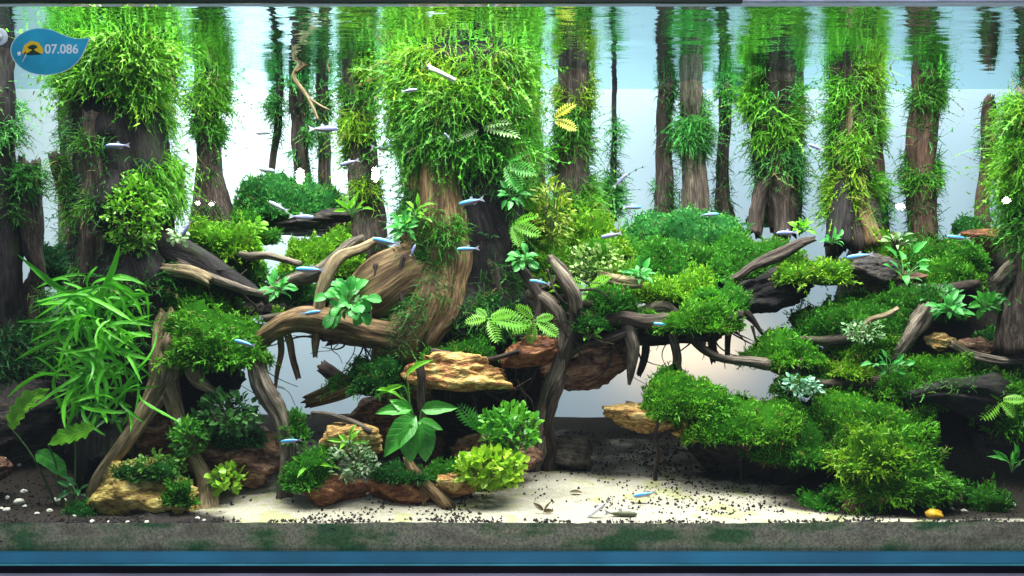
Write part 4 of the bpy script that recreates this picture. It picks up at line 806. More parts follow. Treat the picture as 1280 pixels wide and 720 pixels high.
# ------------------------------------------------------------------ rocks
rock('rock', 112, 256, 572, 662, .085, .11, 'yellow mossy rock with a dark hollow at its foot', 'amber', rough=.25)
rock('rock', 150, 225, 632, 668, .045, .05, 'purple-brown stone tucked under the yellow rock', 'dark')
rock('rock', 232, 372, 535, 612, .19, .14, 'layered red-brown rock behind the bent branch', 'brown', strata=.2)
rock('rock', 120, 240, 510, 590, .20, .12, 'dark red rock under the forked driftwood leg', 'brown', strata=.18)
rock('rock', 372, 470, 590, 638, .10, .08, 'orange rust rock on the sand under the small round cushion', 'rust')
rock('rock', 455, 572, 584, 636, .115, .09, 'long rust-brown rock on the sand under the veined plant', 'rust', strata=.15)
rock('rock', 545, 600, 588, 622, .09, .05, 'small ochre stone beside the yellow-green clover plant', 'ochre')
rock('rock', 400, 480, 528, 572, .125, .06, 'bright yellow rock beneath the thin grey root', 'gold')
rock('rock_slab', 500, 645, 438, 490, .165, .10, 'banded ochre slab jutting out under the central stump', 'ochre', strata=.2, rough=.16, facets=24, tilt=2)
rock('rock_slab', 622, 702, 418, 462, .19, .09, 'rust-coloured slab end by the twin grey roots', 'rust', strata=.16, tilt=-12)
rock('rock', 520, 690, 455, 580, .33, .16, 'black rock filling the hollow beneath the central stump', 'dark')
rock('rock', 560, 680, 540, 600, .17, .1, 'brown rock in the shade behind the clover plant', 'brown', strata=.16)
rock('rock', 430, 560, 480, 580, .27, .12, 'dark reddish rock at the back of the left window', 'brown')
rock('rock', 676, 742, 543, 588, .26, .07, 'rounded grey-brown stone lying on the sand by the root foot', 'grey', strata=.03)
rock('rock', 752, 885, 503, 543, .21, .10, 'flaky golden rock at the tip of the big front cushion', 'gold', strata=.22, rough=.3)
rock('rock', 838, 930, 515, 552, .19, .08, 'smooth golden wedge of rock under the big front cushion', 'ochre', strata=.1)
rock('rock', 850, 1040, 515, 612, .25, .13, 'dark rock carrying the big front cushion', 'dark', tilt=14)
rock('rock', 915, 985, 540, 582, .185, .05, 'thin brown rock edge slanting down into the shade', 'brown', tilt=24)
rock('rock', 955, 1010, 445, 475, .24, .06, 'tan curved stone beneath the long bent root', 'gold')
rock('rock', 1020, 1150, 462, 500, .24, .1, 'dark shelf rock beneath the middle terrace', 'dark')
rock('rock', 1155, 1195, 415, 440, .225, .05, 'flat tan stone wedged under the teal plants', 'gold', strata=.2)
rock('rock', 1195, 1250, 420, 446, .235, .06, 'brown shelf stone beside the flat tan stone', 'brown', strata=.2)
rock('rock', 1196, 1262, 284, 322, .44, .08, 'angular red-brown rock at the foot of the rounded post', 'rust', facets=9)
rock('rock', 1085, 1160, 335, 362, .3, .06, 'pinkish flat stone among the upper terrace moss', 'brown')
rock('rock', 1145, 1180, 592, 632, .12, .04, 'small rust stone behind the orange pebble', 'rust')
rock('rock', 1190, 1330, 508, 612, .23, .12, 'black rock deep in the right hollow', 'dark')
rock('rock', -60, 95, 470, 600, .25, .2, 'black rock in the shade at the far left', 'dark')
rock('rock', -20, 12, 570, 606, .10, .05, 'brown stone at the far left edge', 'brown')
rock('rock', 1045, 1125, 316, 358, .30, .1, 'dark rock between the broad trunk and the terraces', 'dark')

# white pebbles and the orange one
M_PEB = simple_mat('white_pebble', (.72, .72, .66), .6, .3, noise=90)
for k in range(4):
    X, Q, T = rock_arrays(np.zeros(3), np.ones(3), 60 + k, 14, 9, .2, 8, 0); bpy_m = mesh_np('pebble', X, Q, T, None, None, M_PEB); _lm[('peb', k)] = bpy_m
r = np.random.default_rng(5)
for k, (px, py, s_) in enumerate([(9, 627, 4.5), (2, 640, 4), (8, 642, 5.5), (24, 633, 8), (30, 621, 5), (31, 638, 4), (70, 632, 7), (79, 631, 5), (62, 643, 4.5), (46, 646, 4), (29, 594, 5), (34, 590, 4), (24, 601, 3.5), (88, 614, 3.5), (93, 648, 3), (115, 658, 4), (135, 660, 3), (160, 658, 3.4), (183, 661, 3.6),
      (247, 650, 3.6), (255, 652, 3), (600, 630, 2.5), (1146, 627, 4.5), (1160, 630, 3), (1190, 634, 4), (1205, 638, 5), (1225, 632, 5), (1248, 634, 6), (1265, 630, 6), (1026, 620, 3.5), (996, 600, 3.5)]):
    Y = float(np.clip((655 - py) / 260, .006, .3)); p = W(px, py, Y); s_ *= sc(Y) * .78; p[2] = ground(p[0], p[1]) + s_ * .35
    o = link('pebble', _lm[('peb', k % 4)]); o.location = Vector(p); o.scale = (s_ * 1.1, s_ * .9, s_ * .7); o.rotation_euler = (0, 0, r.random() * 6)
    lab = ('white pebble on the dark gravel below the crinkled lime plant' if px < 97 else 'white pebble in the row at the foot of the yellow rock' if px < 400 else 'white pebble near the shaded foot of the big front cushion' if px < 1100 else 'white pebble by the hair-grass tuft near the orange pebble')
    if px == 600: lab = 'lone white pebble on the sand below the clover-like plant'
    tag(o, lab, 'pebble', 'white pebbles on the gravel')
p = W(1168, 636, .03); o = link('pebble', mesh_np('pebble', rock_arrays(np.zeros(3), np.array([.015, .012, .009]), 71, 20, 12, .15, 9, 0)[0], *rock_arrays(np.zeros(3), np.ones(3), 71, 20, 12, .15, 9, 0)[1:], None, None, simple_mat('orange_pebble', (.72, .42, .03), .5, .3, noise=60)))
p[2] = ground(p[0], p[1]) + .005; o.location = Vector(p); tag(o, 'bright orange-yellow pebble on the gravel near the bright moss ball', 'pebble')

# ------------------------------------------------------------------ moss cushions
C = cushion
C(285, 428, 214, 268, .50, .16, 'rounded moss mound behind the two lit reflections, left background', 'cool', 9)
C(285, 345, 262, 300, .42, .1, 'small moss mound at the foot of the left background mound', 'mid', 10)
C(345, 458, 278, 338, .36, .13, 'bright yellow-green moss pillow on the ledge left of the central stump', 'yellow', 11)
C(225, 325, 268, 318, .30, .1, 'bright drooping moss slope on the root right of the left stump', 'yellow', 15, droop=.7)
C(262, 330, 318, 350, .32, .08, 'moss strip below the drooping slope', 'mid', 12)
C(192, 338, 372, 446, .165, .15, 'wide bright moss shelf above the broken stub', 'bright', 15, droop=.9)
C(235, 305, 335, 378, .25, .08, 'dark moss tuft above the wide bright shelf', 'dark', 13)
C(330, 362, 372, 402, .22, .05, 'little bright tuft beside the teal rosette', 'yellow', 10)
C(434, 500, 436, 484, .18, .08, 'dark hairy moss clump on the mossy log', 'dark', 13, droop=.5)
C(350, 398, 500, 545, .14, .06, 'loose moss tuft draped by the bent branch', 'mid', 14, droop=.5)
C(358, 424, 552, 602, .10, .07, 'small round deep green cushion on the rust rock', 'mid', 9)
C(525, 580, 572, 600, .11, .06, 'low moss patch on the rust rock beside the clover', 'mid', 10)
C(520, 622, 413, 446, .19, .09, 'flat moss strip on top of the banded ochre slab', 'mid', 9)
C(560, 660, 350, 415, .235, .09, 'dim moss drape at the foot of the hollow central stump', 'dark', 15, droop=.6)
C(655, 720, 290, 345, .28, .1, 'olive moss clump at the right shoulder of the central stump', 'yellow', 14, droop=.4)
C(690, 790, 256, 318, .37, .12, 'bright moss heap below the yellow-green trunk', 'yellow', 13, droop=.3)
C(778, 930, 252, 312, .46, .17, 'broad cool moss dome at the back of the bridge', 'cool', 9)
C(752, 870, 288, 345, .37, .14, 'moss dome in the middle of the bridge', 'mid', 10)
C(850, 1005, 286, 345, .38, .14, 'long moss bank behind the rotten log', 'mid', 9)
C(945, 992, 255, 280, .56, .08, 'dark distant moss tuft behind the split-foot trunk', 'dark', 8)
C(735, 800, 318, 362, .29, .1, 'small yellow-green moss bump on the bridge shoulder', 'yellow', 11)
C(722, 790, 350, 396, .235, .1, 'dark green moss tuft where bridge meets stump', 'mid', 12)
C(785, 890, 330, 372, .29, .13, 'bright lime cushion in the middle of the bridge', 'yellow', 9)
C(806, 915, 366, 408, .235, .13, 'plump bright cushion on the bridge edge above the beige patch', 'bright', 10)
C(862, 940, 348, 384, .27, .11, 'cushion at the outer tip of the bridge', 'mid', 9)
C(966, 1058, 316, 350, .27, .08, 'shaggy bright cushion on the rotten log', 'yellow', 13, droop=.5)
C(1100, 1245, 288, 336, .40, .15, 'smooth moss dome right of the broad trunk', 'mid', 8)
C(1130, 1232, 326, 356, .34, .1, 'low bright moss strip before the smooth dome', 'bright', 9)
C(1065, 1115, 284, 330, .37, .08, 'yellow-green tuft at the foot of the broad trunk', 'yellow', 11)
C(1185, 1225, 270, 292, .52, .06, 'distant moss tuft behind the red trunk', 'cool', 9)
C(990, 1130, 364, 416, .28, .15, 'sloping upper terrace cushion right of the gap', 'mid', 10)
C(1085, 1150, 375, 425, .25, .08, 'moss below the bare cream twig', 'mid', 10)
C(916, 1045, 420, 452, .25, .13, 'long low cushion over the bent root', 'bright', 11)
C(1015, 1110, 430, 464, .23, .11, 'yellowish terrace cushion beside the two-leaved seedling', 'yellow', 10)
C(1105, 1245, 434, 474, .22, .13, 'middle terrace cushion above the dark log end', 'bright', 10)
C(1190, 1300, 425, 480, .25, .12, 'shaded terrace cushion at the right', 'mid', 10)
C(1215, 1300, 395, 440, .27, .1, 'dark moss under the right teal plants', 'dark', 11)
C(1228, 1310, 448, 530, .17, .1, 'drooping bright fern moss at the right edge', 'bright', 16, droop=.7)
C(786, 915, 460, 512, .20, .15, 'tip of the big front cushion over the flaky rock', 'bright', 9)
C(830, 1020, 480, 540, .185, .17, 'bulging middle of the big front cushion', 'bright', 9)
C(940, 1075, 498, 566, .175, .15, 'dark heavy part of the big front cushion above the log foot', 'mid', 9)
C(1000, 1170, 478, 545, .17, .16, 'upper right part of the big front cushion', 'bright', 11)
_mb = C(1045, 1190, 530, 612, .10, .12, 'round shaggy bright moss ball on the pale stub', 'bright', 17, droop=.9, barb=1.5)
C(1012, 1058, 596, 632, .09, .05, 'thin moss tuft left of the pale stub', 'mid', 14, droop=.3)
C(1195, 1268, 580, 640, .09, .06, 'wispy hair-grass tuft at the right on the gravel', 'mid', 20, droop=.2, dens=.7)
C(200, 246, 582, 626, .045, .03, 'hairy green algae tuft on the yellow rock', 'mid', 13, droop=.3)
C(85, 125, 622, 656, .05, .05, 'dull moss tuft at the left foot of the yellow rock', 'dark', 11)
C(40, 92, 290, 350, .42, .08, 'blue-green moss clump behind the twisted stem', 'deep', 12)
C(55, 140, 370, 450, .24, .09, 'dark tangled moss behind the strap-leaf fern', 'dark', 18, droop=.5)
C(200, 300, 350, 395, .23, .1, 'moss at the root of the wide left stump', 'bright', 15, droop=.5)
C(590, 672, 500, 560, .2, .08, 'dim moss wall right of the veined plant', 'dark', 12)
C(1150, 1200, 350, 392, .3, .07, 'mossy bump under the tall teal seedling', 'mid', 9)
C(880, 960, 316, 342, .33, .08, 'narrow moss strip along the grey branch on the rotten log', 'mid', 9)
C(715, 770, 300, 345, .31, .1, 'leafy moss hump behind the bridge shoulder', 'bright', 11)
C(1040, 1090, 318, 344, .36, .08, 'shaded moss at the foot of the broad trunk', 'mid', 10)
C(640, 700, 230, 300, .31, .08, 'hanging moss curtain right of the hollow stump', 'bright', 16, droop=.9)
C(1085, 1180, 352, 395, .27, .1, 'flat moss apron below the upper terrace seedlings', 'mid', 10)
C(1040, 1130, 400, 440, .24, .1, 'thin moss sheet under the bare cream twig', 'bright', 9)
C(1150, 1240, 470, 505, .19, .1, 'moss lip over the dark log end', 'mid', 10)
C(330, 395, 330, 372, .27, .08, 'dim moss patch under the grey rising branch', 'dark', 11)
C(505, 560, 300, 350, .215, .05, 'dark moss patch on the root of the central stump', 'dark', 11, droop=.5)
cushion(1046, 1140, 520, 585, .075, .07, None, 'yellow', 17, droop=.9, parent=_mb)
C(1160, 1290, 452, 492, .205, .12, 'sloping moss sheet above the right hollow', 'mid', 10)
C(1060, 1150, 455, 490, .20, .09, 'bright thin moss sheet between middle terrace and front cushion', 'bright', 10)
C(960, 1040, 452, 486, .215, .08, 'moss sheet behind the silvery sprig', 'mid', 9)
C(700, 760, 385, 408, .21, .06, 'thin moss over the near end of the bridge', 'dark', 10, droop=.5)
C(140, 222, 568, 594, .07, .05, 'dull moss mat on top of the yellow rock', 'dark', 10, droop=.5)
C(470, 545, 575, 596, .095, .05, 'dim moss mat on the long rust-brown rock', 'dark', 9, droop=.4)
C(240, 330, 528, 552, .16, .06, 'shaded moss on the layered red-brown rock', 'deep', 10)
# ------------------------------------------------------------------ leafy plants
# strap-leaf fern on the left stump
sf = thing('strap_fern', W(120, 440, .12), 'big strap-leaved fern hanging from the wide left stump', 'fern'); off = np.array(sf.location); r = np.random.default_rng(21)
for q in range(220):
    bx, by = r.normal(120, 22), r.uniform(350, 515); Y0 = r.uniform(.07, .16); th = r.uniform(-.8, 3.9); ln = r.uniform(30, 72) * sc(Y0)
    d = np.array([math.cos(th), -.35 + r.normal(0, .35), math.sin(th) * .9 + .1]); p = W(bx, by, Y0); P = [p]
    bend = np.array([r.normal(0, 2.2), r.normal(0, .6), r.normal(-1.3, 1.5)]); n = 11
    for k in range(n): d = nz((d + bend * .17)[None])[0]; p = p + d * ln / n; p[1] = max(p[1], .02); P.append(p)
    X, Q, g = strap_mesh(np.array(P), r.uniform(3.2, 5.4) * sc(Y0), q, 'strap'); link('leaf', mesh_np('leaf', X - off, Q, None, None, g, LEAF['strap']), sf)
for q, P in enumerate([[(112, 395), (128, 365), (142, 335), (150, 305)], [(118, 400), (95, 375), (60, 350), (22, 318)], [(130, 395), (160, 372), (192, 368)], [(140, 440), (165, 420), (190, 418)], [(100, 380), (75, 378), (45, 381)]]):
    P = catmull(np.array([W(x, y, .09) for x, y in P]), 4); X, Q, g = strap_mesh(P, .010, 200 + q, 'strap'); link('leaf', mesh_np('leaf', X - off, Q, None, None, g, LEAF['strap']), sf)
V, Q, T, _ = pack([thin_tube(bez(W(150, 360 + 26 * k, .17), W(110, 380 + 26 * k, .14), (0, 0, -.01)), .003, .002) for k in range(5)]); wmesh('rhizome', sf, V, Q, T, np.tile([.06, .05, .02], (len(V), 1)), None, M_SMALL)
# bright crinkled leaves at lower left
cl = thing('crinkled_plant', W(75, 640, .075), 'lower left plant with crinkled bright lime leaves on tall stalks', 'plant'); off = np.array(cl.location); tubes = []
for q, (P, w) in enumerate([([(14, 536), (22, 518), (36, 500), (62, 486)], 22), ([(118, 533), (100, 540), (80, 546), (60, 556)], 21), ([(45, 566), (58, 572), (72, 582), (84, 598)], 19), ([(92, 530), (84, 546), (70, 552)], 14)]):
    Pw = catmull(np.array([W(x, y, .06 + .006 * q) for x, y in P]), 6); X, Q, g = strap_mesh(Pw, w * sc(.06), 40 + q, 'bright', scallop=6 if q < 2 else 0)
    link('leaf', mesh_np('leaf', X - off, Q, None, None, g, LEAF['bright' if q < 2 else 'green']), cl); e = Pw[0 if q != 1 else -1]; tubes.append(thin_tube(bez(W(72 + 6 * q, 640, .075), e, (.004, 0, .01), 8), .0018, .0012))
V, Q, T, _ = pack(tubes); wmesh('stem', cl, V, Q, T, np.tile([.05, .12, .03], (len(V), 1)), None, M_SMALL)
rosette(140, 530, .09, 8, 24, 'dark narrow-leaved plant beside the crinkled lime leaves', 'dark', 'lance', .25)
rosette(95, 620, .07, 7, 26, 'shaded green plant at the foot of the crinkled plant', 'dark', 'ovate', .42)
# veined broad-leaf plant
vp = thing('veined_plant', W(518, 590, .085), 'plant with broad glossy veined leaves in front of the dark hollow', 'plant')
placed_leaves(vp, [(527, 512, 568, 508, .07, .055, .42, -.35), (515, 512, 470, 510, .075, .06, .40, .2), (514, 518, 494, 498, .08, .06, .5, .3), (520, 520, 480, 566, .06, .03, .52, .15), (512, 530, 512, 578, .05, .03, .62, .0), (528, 528, 535, 578, .06, .035, .55, .1), (522, 528, 552, 534, .07, .06, .5, 0)], 'green', 'ovate', .55, (520, 560, .085))
placed_leaves(vp, [(540, 545, 532, 522, .08, .08, .55, .2)], 'bright', 'ovate', .5)
sl = thing('strap_plant', W(512, 505, .10), 'two long pale green blades above the veined plant', 'plant')
placed_leaves(sl, [(508, 470, 536, 447, .09, .08, .28, .3), (504, 482, 470, 490, .09, .08, .22, .2), (470, 488, 506, 486, .09, .085, .2, .3)], 'bright', 'lance', .25, (512, 505, .10))
rosette(395, 590, .085, 6, 30, 'narrow lime blades beside the bent branch', 'bright', 'lance', .25, elev=(.2, 1.0))
rosette(436, 560, .08, 8, 26, 'yellow-green blades between the round cushion and the veined plant', 'bright', 'lance', .28, elev=(.2, 1.2))
rosette(230, 560, .10, 7, 30, 'upright lime lance leaves by the forked leg', 'bright', 'lance', .26, elev=(.5, 1.4))
rosette(434, 386, .125, 34, 25, 'dense clump of glossy round teal-green leaves on the leaning log', 'teal', 'round', .72, elev=(-.9, 1.3), stem=.95, front=True)
rosette(348, 368, .19, 18, 22, 'flat teal rosette on the ledge beside the hanging branch', 'teal', 'ovate', .5, elev=(-.1, 1.2))
rosette(222, 300, .15, 12, 14, 'grey-green small leaves on the root of the left stump', 'pale', 'round', .6, elev=(-.6, 1.0))
rosette(800, 350, .22, 16, 20, 'pale jade rosette on the middle of the bridge', 'teal', 'ovate', .5, elev=(0, 1.2))
rosette(505, 290, .19, 20, 22, 'tangle of pale leaves at the left side of the central stump', 'teal', 'ovate', .45, elev=(-.4, 1.2))
rosette(520, 275, .2, 14, 24, 'lime lance leaves among pale leaves left of the central stump', 'bright', 'lance', .3, elev=(-.4, 1.2))
rosette(655, 330, .2, 16, 18, 'teal clump at the dark right flank of the central stump', 'teal', 'round', .55, elev=(-.5, 1.2))
rosette(640, 250, .22, 14, 20, 'dark teal leaves in the moss right of the hollow', 'teal', 'ovate', .5, elev=(-.6, 1.1))
rosette(612, 302, .24, 6, 22, 'palm-like dark rosette inside the hollow of the stump', 'dark', 'lance', .22, elev=(.2, .8))
rosette(735, 425, .19, 5, 20, 'small lime plant growing from the slanting slab', 'bright', 'ovate', .5, elev=(.1, 1.2))
rosette(1002, 292, .31, 12, 18, 'bright leafy sprig behind the grey split branch', 'bright', 'ovate', .5, elev=(.0, 1.3))
rosette(1040, 306, .30, 10, 20, 'upright teal sprig on the log before the broad trunk', 'teal', 'lance', .4, elev=(.1, 1.3))
rosette(1130, 350, .24, 9, 26, 'tall seedling with large pale teal leaves on the upper terrace', 'teal', 'ovate', .55, elev=(-.1, 1.1), stem=1.1)
rosette(1120, 312, .33, 14, 14, 'bare-branched pale sprig at the foot of the red trunk', 'pale', 'lance', .35, elev=(.2, 1.3), stem=1.2, stemcol=(.05, .04, .04))
rosette(1185, 392, .20, 20, 22, 'leafy teal plant above the flat tan stone', 'teal', 'ovate', .55, elev=(-.2, 1.3))
rosette(1232, 388, .21, 22, 22, 'wide leafy green clump at the right, above the brown shelf stone', 'green', 'ovate', .55, elev=(-.2, 1.3))
rosette(1265, 378, .20, 16, 22, 'teal clump against the far right edge', 'teal', 'ovate', .5, elev=(-.2, 1.3))
rosette(1110, 468, .165, 9, 20, 'two-tier jade seedling standing on the middle terrace', 'teal', 'ovate', .5, elev=(.0, 1.2), stem=1.2)
rosette(1265, 590, .07, 6, 30, 'lime lance plant at the right edge above the gravel', 'green', 'lance', .26, elev=(.5, 1.4))
rosette(320, 290, .38, 16, 16, 'bright leafy tuft before the left background mound', 'bright', 'round', .6, elev=(-.2, 1.3))
rosette(440, 272, .36, 8, 26, 'upright lime blades by the wispy trunk', 'bright', 'lance', .28, elev=(.4, 1.4))
rosette(548, 185, .235, 7, 26, 'single-veined drooping leaves on the front of the central stump', 'bright', 'lance', .3, elev=(-.5, .6))
# small-leaved plants
bush(166, 268, .155, 38, 50, 1500, 6.5, 'round mass of tiny lime leaves on the front of the left stump', ((.07, .30, .01), (.25, .58, .03)), dep=.035)
bush(286, 518, .125, 42, 26, 420, 11, 'low bush of small dark oval leaves by the bent branch', ((.02, .10, .02), (.08, .26, .05)), dep=.035)
bush(612, 586, .08, 46, 25, 520, 9.5, 'yellow-green clover-like plant on the sand edge', ((.22, .50, .015), (.52, .74, .06)), dep=.03, asp=.9)
bush(636, 540, .12, 40, 34, 480, 10, 'leafy green creeper right of the veined plant', ((.05, .26, .015), (.16, .50, .03)), dep=.03, asp=.6)
bush(283, 598, .10, 24, 16, 110, 9, 'sparse clover sprig at the left end of the open sand', ((.18, .46, .02), (.42, .68, .06)), dep=.02, asp=.9)
bush(442, 576, .085, 32, 26, 420, 6.5, 'frosty tiny-leaved bush beside the round cushion', ((.07, .24, .07), (.36, .48, .30)), dep=.03)
bush(1078, 414, .185, 26, 14, 200, 5.5, 'frosty tiny-leaved bush on the upper terrace', ((.06, .22, .06), (.30, .46, .24)), dep=.03)
bush(1000, 482, .165, 26, 12, 200, 7, 'silvery small-leaved sprig on the big front cushion', ((.06, .28, .14), (.35, .58, .45)), dep=.025)
bush(195, 585, .07, 40, 20, 260, 7, 'thin trailing stems over the yellow rock', ((.05, .18, .02), (.16, .36, .05)), dep=.03)
bush(235, 548, .095, 22, 26, 300, 8, 'fine-leaved green stem plant by the forked leg', ((.04, .22, .02), (.12, .42, .04)), dep=.025)
bush(745, 330, .26, 38, 26, 420, 7, 'mixed tiny-leaved scrub on the bridge shoulder', ((.10, .26, .03), (.38, .52, .16)), dep=.04)
bush(690, 265, .26, 26, 44, 420, 9, 'olive fern-like growth right of the central stump', ((.12, .24, .01), (.36, .46, .03)), dep=.04, asp=.3)
bush(1170, 372, .26, 30, 16, 220, 8, 'low leaf litter between the teal plants', ((.03, .16, .04), (.10, .36, .10)), dep=.03)
# ferns
fern(610, 398, .165, [(584, 402, .15, .2), (640, 392, .15, -.3), (655, 405, .14, -.2), (622, 425, .14, .1), (596, 385, .17, .1)], 'fine lime fern on the moss strip above the ochre slab')
fern(668, 400, .16, [(648, 382, .15, .2), (690, 396, .15, -.2), (695, 418, .14, -.1), (640, 415, .15, .2), (662, 428, .15, 0)], 'pale fern hanging by the twin grey roots')
fern(600, 160, .235, [(632, 150, .2, .1), (645, 165, .2, .2), (575, 170, .2, -.2)], 'light fern fronds in the moss crown of the central stump', 'pale')
fern(630, 205, .225, [(655, 190, .2, .1), (665, 215, .2, -.2), (648, 235, .2, -.1)], 'fern fronds trailing at the right edge of the hollow', 'green')
fern(545, 130, .225, [(520, 122, .2, .1), (528, 150, .2, .2), (560, 150, .2, -.2)], 'lime fern tucked in the left of the central moss crown', 'bright')
fern(640, 280, .22, [(668, 268, .2, .1), (672, 292, .2, -.2), (650, 305, .2, 0)], 'small fern below the hanging moss curtain', 'bright')
fern(690, 150, .36, [(716, 128, .35, .1), (720, 160, .35, -.2)], 'yellowing fern frond beside the yellow-green trunk', 'yellow')
fern(600, 540, .12, [(575, 508, .11, .1), (632, 512, .11, -.1), (645, 530, .1, -.2), (590, 520, .1, .2)], 'arching fern in the dark hollow under the ochre slab', 'green')
fern(735, 360, .2, [(712, 350, .18, .2), (760, 345, .18, 0), (722, 375, .18, .1)], 'bright fern at the bridge shoulder', 'bright')
fern(1250, 500, .13, [(1232, 522, .11, .1), (1268, 520, .11, -.1), (1280, 500, .11, -.2), (1240, 490, .12, .2)], 'bright drooping fern at the right edge')

# fallen leaves on the sand
dl = thing('fallen_leaf', W(680, 640, .04), 'curled brown dead leaf lying on the open sand', 'leaf'); zz = ground(*W(680, 640, .04)[:2]); dl.location.z = zz + .003
link('leaf', leaf_mesh('lance', 'brown', 1, .34), dl, basis((0, 0, .002), (-.8, .1, .55), .022, .5)); link('leaf', leaf_mesh('ovate', 'brown', 2, .45), dl, basis((0, 0, .001), (.7, -.2, .1), .017, -.5)); link('leaf', leaf_mesh('lance', 'brown', 0, .2), dl, basis((0, 0, .001), (.4, .2, .55), .02, .2))
dl2 = thing('fallen_leaf', W(712, 592, .12), 'flat brown leaf lying near the grey-brown stone', 'leaf'); dl2.location.z = ground(*W(712, 592, .12)[:2]) + .003
link('leaf', leaf_mesh('lance', 'brown', 0, .3), dl2, basis((0, 0, 0), (1, -.1, .1), .022, .2))

# ------------------------------------------------------------------ fish
def fish_body_mat(name, stripe, back, belly, red):
    m, nt, out = new_mat(name); tc = N(nt, 'ShaderNodeTexCoord'); sep = N(nt, 'ShaderNodeSeparateXYZ'); L(nt, tc.outputs['Object'], sep.inputs[0])
    mr = N(nt, 'ShaderNodeMapRange'); mr.inputs[1].default_value = -.14; mr.inputs[2].default_value = .14; L(nt, sep.outputs[2], mr.inputs[0])
    c = ramp(nt, mr.outputs[0], [(.12, belly), (.44, belly), (.54, stripe), (.74, stripe), (.86, back)])
    lo = N(nt, 'ShaderNodeMapRange'); lo.inputs[1].default_value = .02; lo.inputs[2].default_value = -.05; L(nt, sep.outputs[2], lo.inputs[0])
    re = N(nt, 'ShaderNodeMapRange'); re.inputs[1].default_value = .02; re.inputs[2].default_value = -.15; L(nt, sep.outputs[0], re.inputs[0])
    mu = N(nt, 'ShaderNodeMath', operation='MULTIPLY'); L(nt, lo.outputs[0], mu.inputs[0]); L(nt, re.outputs[0], mu.inputs[1]); m3 = N(nt, 'ShaderNodeMath', operation='MULTIPLY', i_1=red); L(nt, mu.outputs[0], m3.inputs[0])
    mx = N(nt, 'ShaderNodeMix', data_type='RGBA'); mx.inputs['B'].default_value = (.55, .10, .09, 1); L(nt, m3.outputs[0], mx.inputs['Factor']); L(nt, c, mx.inputs['A'])
    p = N(nt, 'ShaderNodeBsdfPrincipled'); p.inputs['Roughness'].default_value = .28; p.inputs['Specular IOR Level'].default_value = .7; p.inputs['Metallic'].default_value = .15
    L(nt, mx.outputs['Result'], p.inputs['Base Color']); L(nt, p.outputs[0], out.inputs[0]); return m
def fin_mat(name, colr, alpha):
    m, nt, out = new_mat(name); d = N(nt, 'ShaderNodeBsdfPrincipled'); d.inputs['Base Color'].default_value = (*colr, 1); d.inputs['Roughness'].default_value = .3
    t = N(nt, 'ShaderNodeBsdfTransparent'); mx = N(nt, 'ShaderNodeMixShader'); mx.inputs[0].default_value = alpha; L(nt, t.outputs[0], mx.inputs[1]); L(nt, d.outputs[0], mx.inputs[2]); L(nt, mx.outputs[0], out.inputs[0]); return m
def body_arrays(deep=.125, thick=.075, n=14, sg=12):
    x = np.linspace(.5, -.34, n); t = np.linspace(0, 1, n); h = deep * (np.sin(math.pi * np.clip(t * .93 + .05, 0, 1) ** .75) ** .75) + .012; h[-1] = .026; w = h * thick / deep
    zc = .012 * np.cos(t * 3.14); a = np.arange(sg) * 2 * math.pi / sg
    X = np.stack([np.repeat(x[:, None], sg, 1), w[:, None] * np.cos(a)[None], zc[:, None] + h[:, None] * np.sin(a)[None]], -1).reshape(-1, 3)
    i, j = np.meshgrid(np.arange(n - 1), np.arange(sg), indexing='ij'); j2 = (j + 1) % sg; Q = np.stack([i * sg + j, i * sg + j2, (i + 1) * sg + j2, (i + 1) * sg + j], -1).reshape(-1, 4)
    k = len(X); X = np.concatenate([X, [[.515, 0, .012]], [[-.345, 0, -.01]]]); jj = np.arange(sg)
    return X, Q, np.concatenate([np.stack([np.full(sg, k), (jj + 1) % sg, jj], 1), np.stack([np.full(sg, k + 1), (n - 1) * sg + jj, (n - 1) * sg + (jj + 1) % sg], 1)])
def fin(pts):
    P = np.array([(x, y, z) for x, y, z in pts]); n = len(P); c = P.mean(0); B = np.concatenate([P + [0, .004, 0], P - [0, .004, 0], [c + [0, .005, 0]], [c - [0, .005, 0]]])
    T = []
    for q in range(n): q2 = (q + 1) % n; T += [[2 * n, q, q2], [2 * n + 1, n + q2, n + q], [q, n + q, q2], [q2, n + q, n + q2]]
    return B, None, np.array(T)
FINS = fin_mat('clear_fin', (.55, .55, .68), .55); M_EYE = simple_mat('fish_eye', (.01, .01, .012), .1, .8)
KIND = {}
for nm, bm_, deep in (('blue', fish_body_mat('tetra_blue', (.06, .38, .85), (.10, .14, .28), (.34, .30, .44), .6), .098), ('violet', fish_body_mat('tetra_violet', (.20, .26, .66), (.16, .15, .30), (.30, .26, .42), .35), .10),
                      ('pale', fish_body_mat('tetra_pale', (.34, .44, .62), (.28, .32, .44), (.44, .42, .5), .2), .095)):
    b = body_arrays(deep); KIND[nm] = dict(body=mesh_np('body', b[0], b[1], b[2], mat=bm_), tail_fin=mesh_np('tail_fin', *fin([(-.31, 0, .02), (-.42, 0, .06), (-.54, .0, .12), (-.47, 0, 0), (-.54, 0, -.13), (-.42, 0, -.07), (-.31, 0, -.03)]), mat=FINS, smooth=False),
        dorsal_fin=mesh_np('dorsal_fin', *fin([(.06, 0, .10), (.0, 0, .20), (-.09, 0, .17), (-.08, 0, .09)]), mat=FINS, smooth=False), anal_fin=mesh_np('anal_fin', *fin([(-.02, 0, -.09), (-.10, 0, -.17), (-.22, 0, -.11), (-.26, 0, -.04)]), mat=FINS, smooth=False))
ex, eq = ball(np.zeros(3), np.array([.034, .018, .034]), 10, 7); EYE_M = mesh_np('eye', ex, eq, mat=M_EYE)
